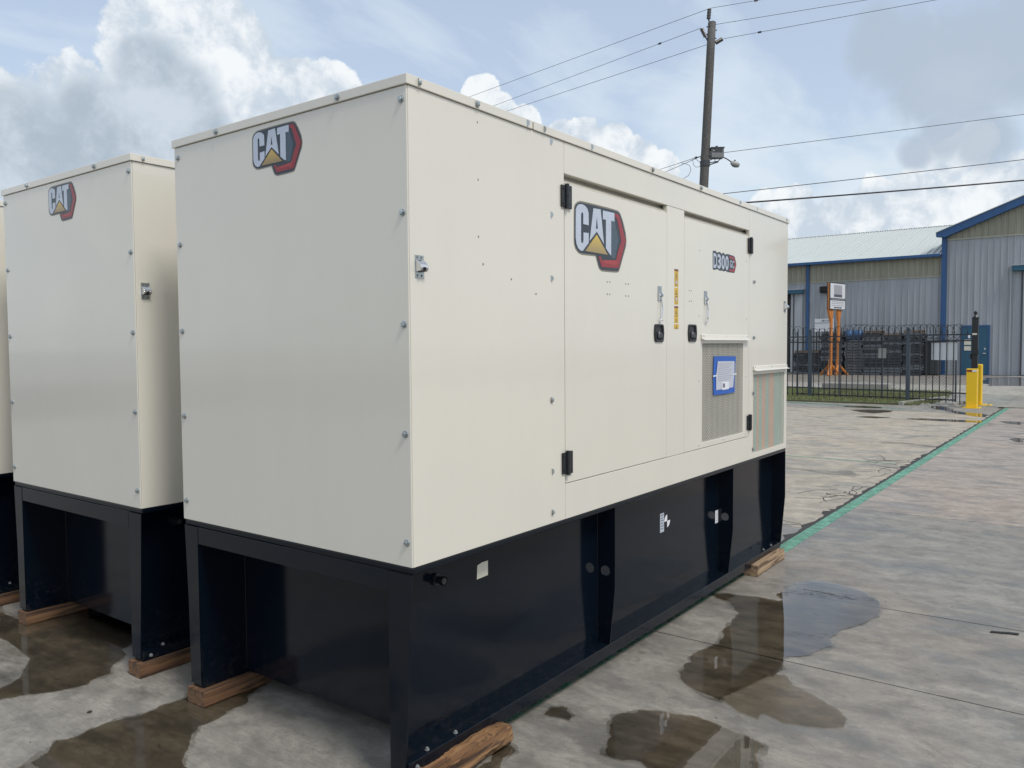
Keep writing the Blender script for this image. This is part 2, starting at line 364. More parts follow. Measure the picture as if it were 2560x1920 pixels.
# ------------------------------------------------------------------ mesh helpers
class MB:
    def __init__(s): s.v = []; s.f = []
    def add(s, vs, fs):
        o = len(s.v); s.v += [tuple(v) for v in vs]; s.f += [tuple(i+o for i in f) for f in fs]; return s
    def box(s, x0, x1, y0, y1, z0, z1):
        return s.add([(x0,y0,z0),(x1,y0,z0),(x1,y1,z0),(x0,y1,z0),(x0,y0,z1),(x1,y0,z1),(x1,y1,z1),(x0,y1,z1)],
                     [(0,3,2,1),(4,5,6,7),(0,1,5,4),(1,2,6,5),(2,3,7,6),(3,0,4,7)])
    def prism(s, pts, ax, a, b):                    # polygon in the plane across axis ax, extruded a..b
        def P(p, t):
            if ax == 'x': return (t, p[0], p[1])
            if ax == 'y': return (p[0], t, p[1])
            return (p[0], p[1], t)
        n = len(pts); vs = [P(p, a) for p in pts] + [P(p, b) for p in pts]
        fs = [tuple(range(n)), tuple(range(2*n-1, n-1, -1))] + [(i, (i+1) % n, (i+1) % n+n, i+n) for i in range(n)]
        return s.add(vs, fs)
    def tube(s, pts, r, seg=6, r2=None, caps=True):
        pts = [Vector(p) for p in pts]; n = len(pts); rings = []
        ref = Vector((0, 0, 1))
        for i, p in enumerate(pts):
            d = (pts[min(i+1, n-1)] - pts[max(i-1, 0)]).normalized()
            if abs(d.dot(ref)) > 0.95: ref = Vector((1, 0, 0)) if abs(d.x) < 0.9 else Vector((0, 1, 0))
            a = d.cross(ref).normalized(); b = d.cross(a)
            rr = r if r2 is None else r + (r2-r)*i/(n-1)
            if isinstance(r, (list, tuple)): rr = r[i]
            rings.append([p + a*math.cos(2*math.pi*k/seg)*rr + b*math.sin(2*math.pi*k/seg)*rr for k in range(seg)])
        vs = [v for g in rings for v in g]; fs = []
        for i in range(n-1):
            for k in range(seg):
                fs.append((i*seg+k, i*seg+(k+1) % seg, (i+1)*seg+(k+1) % seg, (i+1)*seg+k))
        if caps: fs += [tuple(range(seg)), tuple(range((n-1)*seg, n*seg))]
        return s.add(vs, fs)
    def sphere(s, c, r, sc=(1, 1, 1), seg=10, rings=6):
        vs = []; fs = []
        for i in range(rings+1):
            t = math.pi*i/rings
            for k in range(seg):
                a = 2*math.pi*k/seg
                vs.append((c[0]+r*sc[0]*math.sin(t)*math.cos(a), c[1]+r*sc[1]*math.sin(t)*math.sin(a), c[2]+r*sc[2]*math.cos(t)))
        for i in range(rings):
            for k in range(seg): fs.append((i*seg+k, i*seg+(k+1) % seg, (i+1)*seg+(k+1) % seg, (i+1)*seg+k))
        return s.add(vs, fs)
    def mesh(s, name, mat, bevel=0.0, smooth=False, seg=2, recalc=True):
        me = bpy.data.meshes.new(name); me.from_pydata(s.v, [], s.f); me.materials.append(mat)
        bm = bmesh.new(); bm.from_mesh(me)
        bmesh.ops.remove_doubles(bm, verts=bm.verts, dist=1e-6) if smooth else None
        if mat is not MT['water'] and mat is not MT['damp'] and mat is not MT['wet']: bmesh.ops.recalc_face_normals(bm, faces=bm.faces)
        if bevel > 0:
            es = [e for e in bm.edges if len(e.link_faces) == 2 and e.calc_face_angle(0) > 0.6]
            bmesh.ops.bevel(bm, geom=es, offset=bevel, segments=seg, affect='EDGES', profile=0.5, clamp_overlap=True)
        if smooth:
            for f in bm.faces: f.smooth = True
        bm.to_mesh(me); bm.free()
        return me
    def build(s, name, mat, parent=None, bevel=0.0, smooth=False, seg=2):
        if isinstance(mat, str): mat = MT[mat]
        return link(name, s.mesh(name, mat, bevel, smooth, seg), parent)
def link(name, me, parent=None, loc=None, rot=None):
    o = bpy.data.objects.new(name, me); COL.objects.link(o)
    if parent: o.parent = parent
    if loc is not None: o.location = loc
    if rot is not None: o.rotation_euler = rot
    return o
def thing(name, label, cat, group=None, loc=(0, 0, 0), rz=0.0):
    o = bpy.data.objects.new(name, None); COL.objects.link(o); o.empty_display_size = 0.2
    o.location = loc; o.rotation_euler = (0, 0, rz); return tag(o, label, cat, group)
def tag(o, label, cat, group=None):
    o['label'] = label; o['category'] = cat
    if group: o['group'] = group
    return o
def struct(o): o['kind'] = 'structure'; return o
def stuff(o): o['kind'] = 'stuff'; return o
def copy_tree(o, parent=None):
    c = o.copy(); COL.objects.link(c)
    if parent: c.parent = parent
    for ch in kids.get(o.name, []): copy_tree(ch, c)
    return c
kids = {}
def index_kids():
    kids.clear()
    for o in bpy.data.objects:
        if o.parent: kids.setdefault(o.parent.name, []).append(o)
def B(x0, x1, y0, y1, z0, z1): return MB().box(x0, x1, y0, y1, z0, z1)
def offset_poly(pts, d):
    n = len(pts); A = sum(pts[i][0]*pts[(i+1) % n][1]-pts[(i+1) % n][0]*pts[i][1] for i in range(n)); sg = 1 if A > 0 else -1; out = []
    for i in range(n):
        p0, p1, p2 = Vector(pts[i-1]), Vector(pts[i]), Vector(pts[(i+1) % n])
        a = (p1-p0).normalized(); b = (p2-p1).normalized()
        na = Vector((-a.y, a.x))*sg; nb = Vector((-b.y, b.x))*sg; m = (na+nb)
        m = m.normalized() if m.length > 1e-6 else na
        out.append(tuple(p1 + m*d/max(0.5, m.dot(na))))
    return out
def text_mesh(s, ch, width, height, bold=0.0):      # flat lettering, fitted into width x height, origin at the lower left
    cu = bpy.data.curves.new('t', 'FONT'); cu.body = ch; cu.size = 1; cu.offset = bold; cu.resolution_u = 3; cu.fill_mode = 'BOTH'
    o = bpy.data.objects.new('t', cu); COL.objects.link(o)
    me = bpy.data.meshes.new_from_object(o.evaluated_get(bpy.context.evaluated_depsgraph_get()))
    xs = [v.co.x for v in me.vertices]; ys = [v.co.y for v in me.vertices]
    x0, x1, y0, y1 = min(xs), max(xs), min(ys), max(ys)
    vs = [((v.co.x-x0)/(x1-x0)*width, (v.co.y-y0)/(y1-y0)*height) for v in me.vertices]
    fs = [tuple(p.vertices) for p in me.polygons]
    bpy.data.objects.remove(o); bpy.data.curves.remove(cu); bpy.data.meshes.remove(me)
    return vs, fs

# outlines measured on the panels and on the ground (metres)
LG_OUT=[(1.1166, 2.3314), (1.1182, 2.3565), (1.1249, 2.3723), (1.1414, 2.3857), (1.1676, 2.3961), (1.1915, 2.3985), (1.3201, 2.4001), (1.4504, 2.4005), (1.5319, 2.3992), (1.5541, 2.3953), (1.5697, 2.3837), (1.5961, 2.3487), (1.6245, 2.2943), (1.6331, 2.2538), (1.6273, 2.2228), (1.5958, 2.1649), (1.5647, 2.1076), (1.5506, 2.0861), (1.5312, 2.0801), (1.4763, 2.0774), (1.3805, 2.0755), (1.3587, 2.0806), (1.3443, 2.0914), (1.328, 2.1215), (1.3179, 2.1428), (1.3113, 2.1449), (1.2437, 2.143), (1.1852, 2.1417), (1.1564, 2.1468), (1.1305, 2.1633), (1.1189, 2.1822), (1.1152, 2.1993)]
LG_C=[(1.1316, 2.3283), (1.1331, 2.3485), (1.1436, 2.3673), (1.1627, 2.3794), (1.1914, 2.3833), (1.2205, 2.3776), (1.24, 2.365), (1.2488, 2.3482), (1.2494, 2.2895), (1.1996, 2.2901), (1.1998, 2.3344), (1.196, 2.3428), (1.1898, 2.3448), (1.1825, 2.3411), (1.1791, 2.3318), (1.1784, 2.2107), (1.1817, 2.1996), (1.1903, 2.1962), (1.1981, 2.2012), (1.201, 2.2117), (1.2013, 2.2497), (1.2492, 2.2524), (1.249, 2.205), (1.1949, 2.1616), (1.1756, 2.1599), (1.1518, 2.1703), (1.1368, 2.1914), (1.1309, 2.2184)]
LG_A1=[(1.2948, 2.3778), (1.3261, 2.3794), (1.326, 2.3399), (1.317, 2.2818), (1.3257, 2.2812), (1.3256, 2.2671), (1.259, 2.2162)]
LG_A2=[(1.3261, 2.3794), (1.3636, 2.3812), (1.3957, 2.2128), (1.3256, 2.2671), (1.3257, 2.2812), (1.3369, 2.2814), (1.326, 2.3399)]
LG_T=[(1.3859, 2.3789), (1.5017, 2.3805), (1.5016, 2.3375), (1.469, 2.3376), (1.4685, 2.1636), (1.4593, 2.1633), (1.4151, 2.1935), (1.4157, 2.3365), (1.3857, 2.3355)]
LG_TRI=[(1.3255, 2.252), (1.4336, 2.1624), (1.2168, 2.1623)]
LG_RED=[(1.5072, 2.3798), (1.5402, 2.3805), (1.5568, 2.3685), (1.5904, 2.3125), (1.6216, 2.2513), (1.5845, 2.1777), (1.5451, 2.1034), (1.3728, 2.0974), (1.342, 2.1475), (1.3652, 2.1481), (1.3766, 2.132), (1.5175, 2.1421), (1.5425, 2.1931), (1.5734, 2.2451), (1.5511, 2.3054), (1.5291, 2.357), (1.5098, 2.3613)]
LG_RED2=[(1.4017, 2.1327), (1.5175, 2.1421), (1.5313, 2.1405), (1.523, 2.1167), (1.3885, 2.1184)]
DN_OUT=[(2.7691, 2.1895), (2.7679, 2.2995), (2.7781, 2.3068), (2.8154, 2.3075), (2.8439, 2.297), (2.8581, 2.3039), (2.8868, 2.3074), (2.911, 2.2974), (2.9303, 2.3047), (2.9499, 2.3074), (2.9746, 2.2972), (2.9943, 2.3037), (3.0292, 2.3058), (3.1312, 2.3011), (3.1469, 2.2908), (3.1711, 2.248), (3.1457, 2.1994), (3.1329, 2.1878), (3.046, 2.1867), (3.0108, 2.1861), (2.9859, 2.192), (2.9514, 2.1858), (2.9221, 2.1894), (2.8834, 2.1857), (2.8547, 2.192), (2.8357, 2.1916), (2.7981, 2.1852), (2.7771, 2.1855)]
DN_RED=[(3.0444, 2.2966), (3.121, 2.2945), (3.1392, 2.2863), (3.1658, 2.2476), (3.1405, 2.199), (3.1302, 2.1915), (3.0459, 2.1934)]
DN_NAVY=[(3.0422, 2.2782), (3.1212, 2.2771), (3.1372, 2.2454), (3.117, 2.2109), (3.0431, 2.2094)]
PUD_A=[(3.028, 0.096), (3.098, 0.015), (3.11, -0.07), (3.145, -0.17), (3.143, -0.317), (3.165, -0.331), (3.405, -0.29), (3.593, -0.285), (3.722, -0.355), (3.764, -0.451), (3.718, -0.643), (3.665, -0.743), (3.546, -0.825), (3.351, -0.902), (3.152, -0.912), (2.991, -0.872), (2.872, -0.825), (2.714, -0.796), (2.523, -0.829), (2.351, -0.769), (2.209, -0.669), (2.033, -0.708), (1.918, -0.694), (1.933, -0.643), (1.915, -0.678), (1.665, -0.61), (1.537, -0.583), (1.485, -0.584), (1.531, -0.425), (1.605, -0.329), (1.689, -0.279), (1.844, -0.275), (1.951, -0.238), (2.092, -0.269), (2.155, -0.285), (2.223, -0.284), (2.371, -0.241), (2.478, -0.231), (2.621, -0.21), (2.758, -0.198), (2.805, -0.144), (2.877, -0.104), (2.942, -0.035), (2.962, 0.037)]
PUD_A2=[(1.5, -0.568), (1.584, -0.573), (1.687, -0.602), (1.94, -0.67), (1.955, -0.635), (1.937, -0.688), (1.965, -0.736), (1.856, -0.816), (1.809, -0.926), (1.723, -1.053), (1.628, -1.131), (1.542, -1.138), (1.478, -1.032), (1.434, -0.899), (1.467, -0.796), (1.398, -0.803), (1.421, -0.704)]
PUD_B=[(1.063, -0.258), (1.174, -0.334), (1.216, -0.412), (1.26, -0.546), (1.243, -0.683), (1.214, -0.826), (1.179, -0.907), (1.073, -0.911), (0.959, -0.96), (0.784, -1.001), (0.608, -0.868), (0.631, -0.7), (0.722, -0.596), (0.753, -0.544), (0.718, -0.475), (0.719, -0.396), (0.866, -0.345), (0.954, -0.285)]
PUD_C=[(0.868, 0.013), (0.946, 0.022), (0.985, -0.007), (0.989, -0.037), (0.935, -0.097), (0.887, -0.112), (0.885, -0.061), (0.867, -0.02)]
PUD_D=[(0.5, -0.012), (0.549, -0.037), (0.512, -0.084), (0.432, -0.079), (0.367, -0.119), (0.246, -0.17), (0.185, -0.085), (0.269, -0.034)]
PUD_E=[(-0.831, 1.458), (-0.738, 1.492), (-0.64, 1.528), (-0.582, 1.598), (-0.505, 1.56), (-0.422, 1.579), (-0.347, 1.577), (-0.269, 1.545), (-0.174, 1.531), (-0.095, 1.542), (-0.006, 1.535), (0.125, 1.609), (0.25, 1.602), (0.315, 1.353), (0.18, 1.303), (0.124, 1.231), (0.042, 1.237), (-0.137, 1.214), (-0.221, 1.141), (-0.287, 1.055), (-0.357, 0.985), (-0.412, 0.802), (-0.377, 0.564), (-0.668, 0.746), (-0.898, 1.169)]
PUD_F=[(-0.673, 2.323), (-0.554, 2.253), (-0.477, 2.22), (-0.39, 2.155), (-0.283, 2.107), (-0.176, 2.122), (-0.082, 2.125), (-0.04, 2.204), (0.061, 2.275), (0.136, 2.425), (0.221, 2.469), (0.476, 2.786), (0.521, 3.295), (0.435, 3.582), (0.01, 3.404), (0.088, 3.945), (-0.105, 3.783)]
PUD_G0=[(20.956, 3.849), (21.445, 3.43), (21.139, 2.863), (20.655, 2.787), (20.578, 3.2), (20.666, 3.719)]
PUD_G1=[(17.887, 1.667), (18.103, 1.324), (18.137, 0.76), (18.125, 0.189), (17.614, 0.152), (17.519, 0.674), (17.586, 1.237), (17.662, 1.514)]
PUD_G2=[(22.137, 1.896), (22.254, 1.703), (21.128, 1.18), (20.382, 0.838), (20.141, 0.438), (19.741, 0.215), (19.077, 0.188), (19.238, 0.468), (19.851, 0.908), (20.754, 1.322), (21.183, 1.638)]
PUD_G3=[(18.165, -0.114), (18.286, -0.305), (18.167, -0.583), (17.291, -0.648), (17.551, -0.504), (17.699, -0.297)]
PUD_G4=[(14.468, -0.621), (14.748, -0.68), (14.71, -0.839), (14.066, -0.887), (14.071, -0.752)]
PUD_G5=[(9.165, 1.582), (9.114, 1.297), (9.048, 0.962), (9.193, 0.748), (8.871, 0.494), (8.666, 0.564), (8.728, 0.862), (8.871, 1.225), (8.876, 1.474)]
PUD_G6=[(12.887, 1.2), (12.961, 0.797), (12.689, 0.251), (12.438, 0.244), (12.684, 0.66), (12.598, 1.067)]
PUD_G7=[(19.778, 3.385), (20.078, 3.031), (20.129, 2.675), (19.986, 2.375), (19.433, 2.376), (18.907, 2.612), (19.104, 2.909)]
PUD_G8=[(17.753, 2.736), (18.044, 2.491), (18.003, 2.011), (17.543, 2.215), (17.595, 2.555)]
PUD_W0=[(1.705, -1.067), (1.856, -0.816), (2.119, -0.65), (2.455, -0.847), (2.784, -1.134), (2.684, -1.437), (2.21, -1.481), (1.831, -1.317)]
PUD_W1=[(4.229, -1.09), (4.517, -1.305), (4.328, -1.502), (3.915, -1.502), (3.757, -1.241)]
PUD_W2=[(3.417, -0.881), (3.456, -1.16), (4.224, -1.614), (3.89, -1.769), (3.346, -1.679), (3.212, -1.366), (3.077, -0.979)]
PUD_H=[(43.148, 2.977), (45.103, 2.218), (44.892, 1.41), (43.395, 0.586), (35.358, 0.114), (35.294, 0.696), (35.116, 1.499), (34.629, 1.929), (38.193, 2.583)]
DOT_HOLES = [(1.43, 2.026), (1.458, 2.028), (1.624, 2.028), (1.653, 2.028), (1.43, 1.965), (1.457, 1.965), (1.624, 1.965), (1.653, 1.965), (2.414, 2.034), (2.445, 2.033), (2.415, 1.969), (2.446, 1.971), (2.566, 2.288), (2.56, 1.884), (3.363, 1.884), (3.356, 2.285), (2.561, 1.479), (2.564, 1.074), (3.361, 1.48), (3.362, 1.074), (2.962, 1.075)]

# ------------------------------------------------------------------ ground
gs = struct(B(-600, 900, -700, 800, -0.30, -0.035).build('ground', 'farground'))
yard = bpy.data.objects.new('yard', None); COL.objects.link(yard); yard['kind'] = 'structure'
struct(B(-40, 46.8, -40, 40, -0.034, -0.022).build('joint_bed', 'joint', yard))
GAP = 0.0055
def slab(x0, x1, y0, y1, tint):
    o = B(x0+GAP, x1-GAP, y0+GAP, y1-GAP, -0.03, 0.0).build('slab', 'concrete', yard)
    o.color = (*tint, 1); return o
GREYT = (1.0, 0.975, 0.935); TAN = (1.55, 1.42, 1.22); PINK = (1.36, 1.22, 1.13); PALE = (1.50, 1.47, 1.40)
xr = [-12, -6.9, -2.4, 2.155, 6.60, 11.3, 16.2, 22.58]
yr = [-22, -17.6, -13.2, -8.8, -4.3, 0.185]
for i in range(len(xr)-1):
    for j in range(len(yr)-1):
        t = GREYT if xr[i] < 6 else PINK
        k = random.uniform(0.95, 1.05); slab(xr[i], xr[i+1], yr[j], yr[j+1], tuple(c*k for c in t))
xl = [-12, -6.9, -2.4, 2.155, 5.4, 10.17, 15.2, 20.0, 22.2]
yl = [0.185, 4.9, 9.6, 14.3, 19]
for i in range(len(xl)-1):
    for j in range(len(yl)-1):
        t = GREYT if xl[i] < 5 else TAN
        if i == len(xl)-2: t = (1.05, 1.02, 0.97)
        k = random.uniform(0.95, 1.05); slab(xl[i], xl[i+1], yl[j], yl[j+1], tuple(c*k for c in t))
for y0, y1 in ((-22, -14), (-14, -8), (-8, -3.4), (-3.4, 0.32), (0.32, 2.2)):        # the drive beyond the gate
    for x0, x1 in ((22.60 if y1 < 1 else 22.22, 28.5), (28.5, 34.5), (34.5, 41), (41, 46.8)):
        slab(x0, x1, y0, y1, tuple(c*random.uniform(0.97, 1.03) for c in ((1.15, 1.12, 1.06) if x0 < 28 else PALE)))
for y0, y1 in ((2.2, 8), (8, 14), (14, 20), (20, 26)):
    for x0, x1 in ((29.2, 35), (35, 41), (41, 46.8)):
        slab(x0, x1, y0, y1, tuple(c*random.uniform(0.96, 1.03) for c in (PALE if x0 < 34 else (1.0, 0.95, 0.88))))

# painted lines: separate strips so that every length is worn differently
for i, (x0, x1) in enumerate([(0.35, 4.3), (4.3, 9.0), (9.0, 14.0), (14.0, 19.0), (19.0, 22.3)]):
    o = MB().prism([(x0, 0.098 if i == 0 else 0.060-0.003*i), (x1, 0.090 if i == 0 else 0.057 - 0.003*i), (x1, 0.168), (x0, 0.166)], 'z', 0.0005, 0.003).build('painted_line', 'green' if i else 'green2'); struct(o)
struct(MB().prism([(10.185, 0.35), (10.215, 0.35), (10.26, 1.3), (10.25, 6.5), (10.20, 6.5), (10.22, 1.3)], 'z', 0.0005, 0.003).build('painted_line', 'green'))
struct(MB().prism([(20.6, 2.2), (20.9, 2.2), (21.9, 5.4), (21.8, 8.0), (21.5, 8.0), (21.5, 5.4)], 'z', 0.0005, 0.003).build('painted_line', 'green2'))

# ragged joint beside the green line, with spalled edges and crazing cracks
rc = random.Random(3)
mb = MB(); x = 4.0; top = []; bot = []
while x < 22.2:
    w = 0.012 + 0.035*abs(rc.gauss(0, 1))*(1 if x < 13 else 0.6)
    top.append((x, 0.182 + w)); bot.append((x, 0.174 - 0.004*rc.random())); x += 0.05 + rc.random()*0.09
for i in range(len(top)-1):
    mb.prism([bot[i], bot[i+1], top[i+1], top[i]], 'z', 0.0004, 0.0022)
struct(mb.build('spalled_joint', 'joint'))
mb = MB()
def crack(x, y, ang, n, step, w):
    for _ in range(n):
        ang += rc.gauss(0, 0.45); nx = x+math.cos(ang)*step; ny = y+math.sin(ang)*step*0.6
        dx, dy = nx-x, ny-y; L_ = math.hypot(dx, dy); ox, oy = -dy/L_*w, dx/L_*w
        mb.prism([(x-ox, y-oy), (nx-ox, ny-oy), (nx+ox*0.8, ny+oy*0.8), (x+ox, y+oy)], 'z', 0.0004, 0.0016); x, y = nx, ny
        if y < 0.21: y = 0.21
for _ in range(34):
    crack(rc.choice([6.9, 7.4, 9.7, 10.3, 10.0, 5.3, 5.0])+rc.gauss(0, 0.25), 0.2+rc.random()*0.35, rc.choice([1.4, 1.9, 0.5, 2.6]), rc.randint(4, 11), 0.085, 0.0028+rc.random()*0.005)
struct(mb.build('crack', 'joint'))

def ragged(pts, it=4, amp=0.055, seed=1, aniso=(1.0, 1.0)):
    rr = random.Random(seed)
    for k in range(it):
        out = []
        for i in range(len(pts)):
            a, b = pts[i], pts[(i+1) % len(pts)]; L_ = math.hypot(b[0]-a[0], b[1]-a[1])
            m = ((a[0]+b[0])/2 + rr.gauss(0, amp*L_)*aniso[0], (a[1]+b[1])/2 + rr.gauss(0, amp*L_)*aniso[1])
            out += [a, m]
        pts = out
    return pts
PUDS = [PUD_A, PUD_B, PUD_C, PUD_D, PUD_E, PUD_F, PUD_G0, PUD_G7, PUD_G8, PUD_G1, PUD_G2, PUD_G3, PUD_G4, PUD_H, PUD_G5, PUD_G6, PUD_A2]; DAMP = range(14, 17)
for i, p in enumerate(PUDS):
    far = i >= 6
    p = ragged(p, 4 if not far else 2, 0.075 if not far else 0.05, 10+i, (0.6, 1.25))
    if sum(p[k][0]*p[(k+1) % len(p)][1]-p[(k+1) % len(p)][0]*p[k][1] for k in range(len(p))) < 0: p = p[::-1]
    mb = MB(); mb.add([(x, y, 0.0042) for x, y in p], [tuple(range(len(p)))])
    if i < 6:
        q = ragged(offset_poly(PUDS[i], -0.016), 4, 0.085, 60+i, (0.6, 1.25))
        if sum(q[k][0]*q[(k+1) % len(q)][1]-q[(k+1) % len(q)][0]*q[k][1] for k in range(len(q))) < 0: q = q[::-1]
        struct(MB().add([(x, y, 0.0022) for x, y in q], [tuple(range(len(q)))]).build('damp_margin', 'damp'))
    struct(mb.build('damp_patch' if i in DAMP else 'puddle', 'wet' if i == 16 else ('damp' if i in DAMP else 'water')))

struct(MB().prism([(3.362, -0.30), (3.366, -0.30), (3.43, -2.0), (3.47, -4.2), (3.466, -4.2), (3.425, -2.0)], 'z', 0.0004, 0.0014).build('crack', 'joint'))
mb = MB(); rl = random.Random(17); x, y = 3.50, -0.36
for k in range(26):                                      # line of floating leaf litter on the puddle
    x += rl.gauss(0.002, 0.010); y -= 0.013; s_ = rl.uniform(0.003, 0.009)
    mb.prism([(x, y), (x+s_, y-0.3*s_), (x+0.6*s_, y-s_), (x-0.4*s_, y-0.7*s_)], 'z', 0.0043, 0.0065)
stuff(tag(mb.build('leaf_litter', 'joint'), 'thin line of dark leaf litter floating on the puddle right of the unit', 'leaf litter'))

# grit and tiny stones lying on the slabs
mb = MB(); rg = random.Random(5)
for _ in range(260):
    x = rg.uniform(-1.2, 9); y = rg.uniform(-4.5, 0.0) if rg.random() < 0.75 else rg.uniform(0.0, 3.6)
    s_ = rg.choice([0.0016, 0.0025, 0.0025, 0.004]); a = rg.random()*3
    c, s2 = math.cos(a)*s_, math.sin(a)*s_
    mb.add([(x+c, y+s2, 0), (x-s2, y+c, 0), (x-c*1.6, y-s2*1.3, 0), (x+s2, y-c, 0), (x, y, s_*1.1)], [(0,1,4),(1,2,4),(2,3,4),(3,0,4)])
stuff(tag(mb.build('grit', 'joint'), 'scattered dark grit and specks on the yard slabs', 'grit'))
o = MB().prism([(3.275, -1.515), (3.30, -1.520), (3.315, -1.565), (3.335, -1.600), (3.345, -1.655), (3.315, -1.650), (3.308, -1.610), (3.292, -1.575), (3.286, -1.545)], 'z', 0.0, 0.007).build('rubber_strip', 'rubber')
tag(o, 'short black strip of rubber lying on the bare concrete at the right', 'rubber strip')
o = MB().sphere((-0.3625, 1.757, 0.004), 0.012, (1.1, 0.8, 0.5), 7, 4).build('pebble', 'joint')
tag(o, 'dark pebble on the dry concrete in front of the two cream units', 'pebble')

# ------------------------------------------------------------------ generator sets
L, Wd, Z0, Z1 = 4.25, 1.52, 0.886, 2.649
g = thing('generator_set', 'nearest cream generator with large emblem and grille doors on its long side', 'generator', 'cream generators in a row on the yard')
T = 0.028
def shell(name, pts, holes=()):
    """side panel: plate in the plane y=0 with rectangular openings, built from butted cells"""
    xs = sorted({p for r in [pts]+list(holes) for p in (r[0], r[1])}); zs = sorted({p for r in [pts]+list(holes) for p in (r[2], r[3])})
    verts = {}; mb = MB(); fs = []
    def vi(i, j, k):
        if (i, j, k) not in verts: verts[(i, j, k)] = len(mb.v); mb.v.append((xs[i], (0.0, T)[k], zs[j]))
        return verts[(i, j, k)]
    def solid(i, j):
        if i < 0 or j < 0 or i >= len(xs)-1 or j >= len(zs)-1: return False
        cx, cz = (xs[i]+xs[i+1])/2, (zs[j]+zs[j+1])/2
        return not any(h[0] < cx < h[1] and h[2] < cz < h[3] for h in holes)
    for i in range(len(xs)-1):
        for j in range(len(zs)-1):
            if not solid(i, j): continue
            mb.f.append((vi(i,j,0), vi(i+1,j,0), vi(i+1,j+1,0), vi(i,j+1,0))); mb.f.append((vi(i,j,1), vi(i,j+1,1), vi(i+1,j+1,1), vi(i+1,j,1)))
            if not solid(i-1, j): mb.f.append((vi(i,j,0), vi(i,j+1,0), vi(i,j+1,1), vi(i,j,1)))
            if not solid(i+1, j): mb.f.append((vi(i+1,j,0), vi(i+1,j,1), vi(i+1,j+1,1), vi(i+1,j+1,0)))
            if not solid(i, j-1): mb.f.append((vi(i,j,0), vi(i,j,1), vi(i+1,j,1), vi(i+1,j,0)))
            if not solid(i, j+1): mb.f.append((vi(i,j+1,0), vi(i+1,j+1,0), vi(i+1,j+1,1), vi(i,j+1,1)))
    return mb
B(-0.002, 0.0045, 0.0012, Wd-0.0012, Z0, Z1).build('end_panel', 'cream', g, 0.003)
B(L-T+0.002, L+0.002, 0.0012, Wd-0.0012, Z0, Z1).build('end_panel', 'cream', g, 0.003)
B(0.005, 1.0345, 0, T, Z0, Z1).build('side_panel', 'cream', g, 0.0025)
B(0.005, L-T, Wd-T, Wd, Z0, Z1).build('side_panel', 'cream', g, 0.0025)
B(1.0365, 3.4125, 0, 0.040, 2.504, Z1).build('header_panel', 'cream', g, 0.0025)
B(1.0365, 3.4125, 0, T, Z0, 1.0535).build('lower_panel', 'cream', g, 0.0020)
B(2.1125, 2.3435, 0.0, T, 1.0555, 2.5025).build('mullion_panel', 'cream', g, 0.0020)
V2 = (3.508, 4.188, 0.925, 1.489)
shell('vented_panel', (3.4142, L-T, Z0, Z1), [V2]).build('vented_panel', 'cream', g, 0.002)
B(0.04, L-0.04, 0.075, Wd-0.04, Z0+0.01, Z1-0.01).build('inner_frame', 'inside', g)
for x0, x1, z0, z1 in ((2.075, 2.38, 1.06, 2.487), (1.036, 3.45, 2.49, 2.64), (1.0, 1.05, 1.0, 2.6), (3.40, 3.45, 1.0, 2.6), (1.0, 3.45, 0.9, 1.065)):
    B(x0, x1, 0.048, 0.074, z0, z1).build('door_frame', 'cream', g)
# roof: two caps with a turned-down lip and a narrow gap between them
for x0, x1 in ((-0.010, 0.772), (0.784, L+0.010)):
    mb = MB(); mb.box(x0, x1, -0.008, Wd+0.008, 2.6502, 2.686)
    o = mb.build('roof_cap', 'cream', g, 0.002)
B(0.76, 0.80, -0.004, Wd+0.004, 2.6535, 2.684).build('roof_joint_strip', 'creamdark', g)

# bolts: flanged hex heads, one mesh for all
def bolt_mesh(fr, fh, hr, hh, name, mat):
    mb = MB(); n = 12
    mb.tube([(0, 0, 0), (0, 0, fh*0.5), (0, 0, fh)], [fr, fr, fr*0.86], n)
    mb.tube([(0, 0, fh*0.8), (0, 0, hh*0.85), (0, 0, hh)], [hr, hr, hr*0.8], 6)
    return mb.mesh(name, MT[mat])
BOLT = bolt_mesh(0.0142, 0.0038, 0.0096, 0.0118, 'bolt', 'zinc'); NUT = bolt_mesh(0.010, 0.003, 0.007, 0.010, 'nut', 'grey'); RIV = bolt_mesh(0.0050, 0.0010, 0.003, 0.0022, 'rivet', 'grey')
def bolt_side(x, z, y=0.0, me=BOLT, nm='bolt', par=None): return link(nm, me, par or g, (x, y, z), (R(90), 0, random.random()*3))
def bolt_end(y, z, x=-0.002): return link('bolt', BOLT, g, (x, y, z), (R(90), random.random(), R(-90)))
for x in (0.053, 0.39, 0.729, 0.858, 1.264, 1.912, 2.564, 3.206, 3.533, 4.178): bolt_side(x, 2.668, -0.008)
for z in (2.628, 2.300, 2.012, 1.458, 1.128, 0.938): bolt_side(0.921, z)
for z in (2.151, 1.755, 1.357, 0.956): bolt_side(3.507 if z > 1.5 else 3.500, z)
for z in (2.600, 2.194, 1.787, 1.383, 0.978):
    bolt_end(0.027, z); bolt_end(1.487, z)
for y in (0.360, 1.165): bolt_end(y, 2.668, -0.010)
for x, z in ((0.398, 2.600), (0.399, 2.373), (0.400, 2.146), (0.427, 2.038), (0.617, 1.989), (0.803, 1.936)): bolt_side(x, z, 0, RIV, 'rivet')

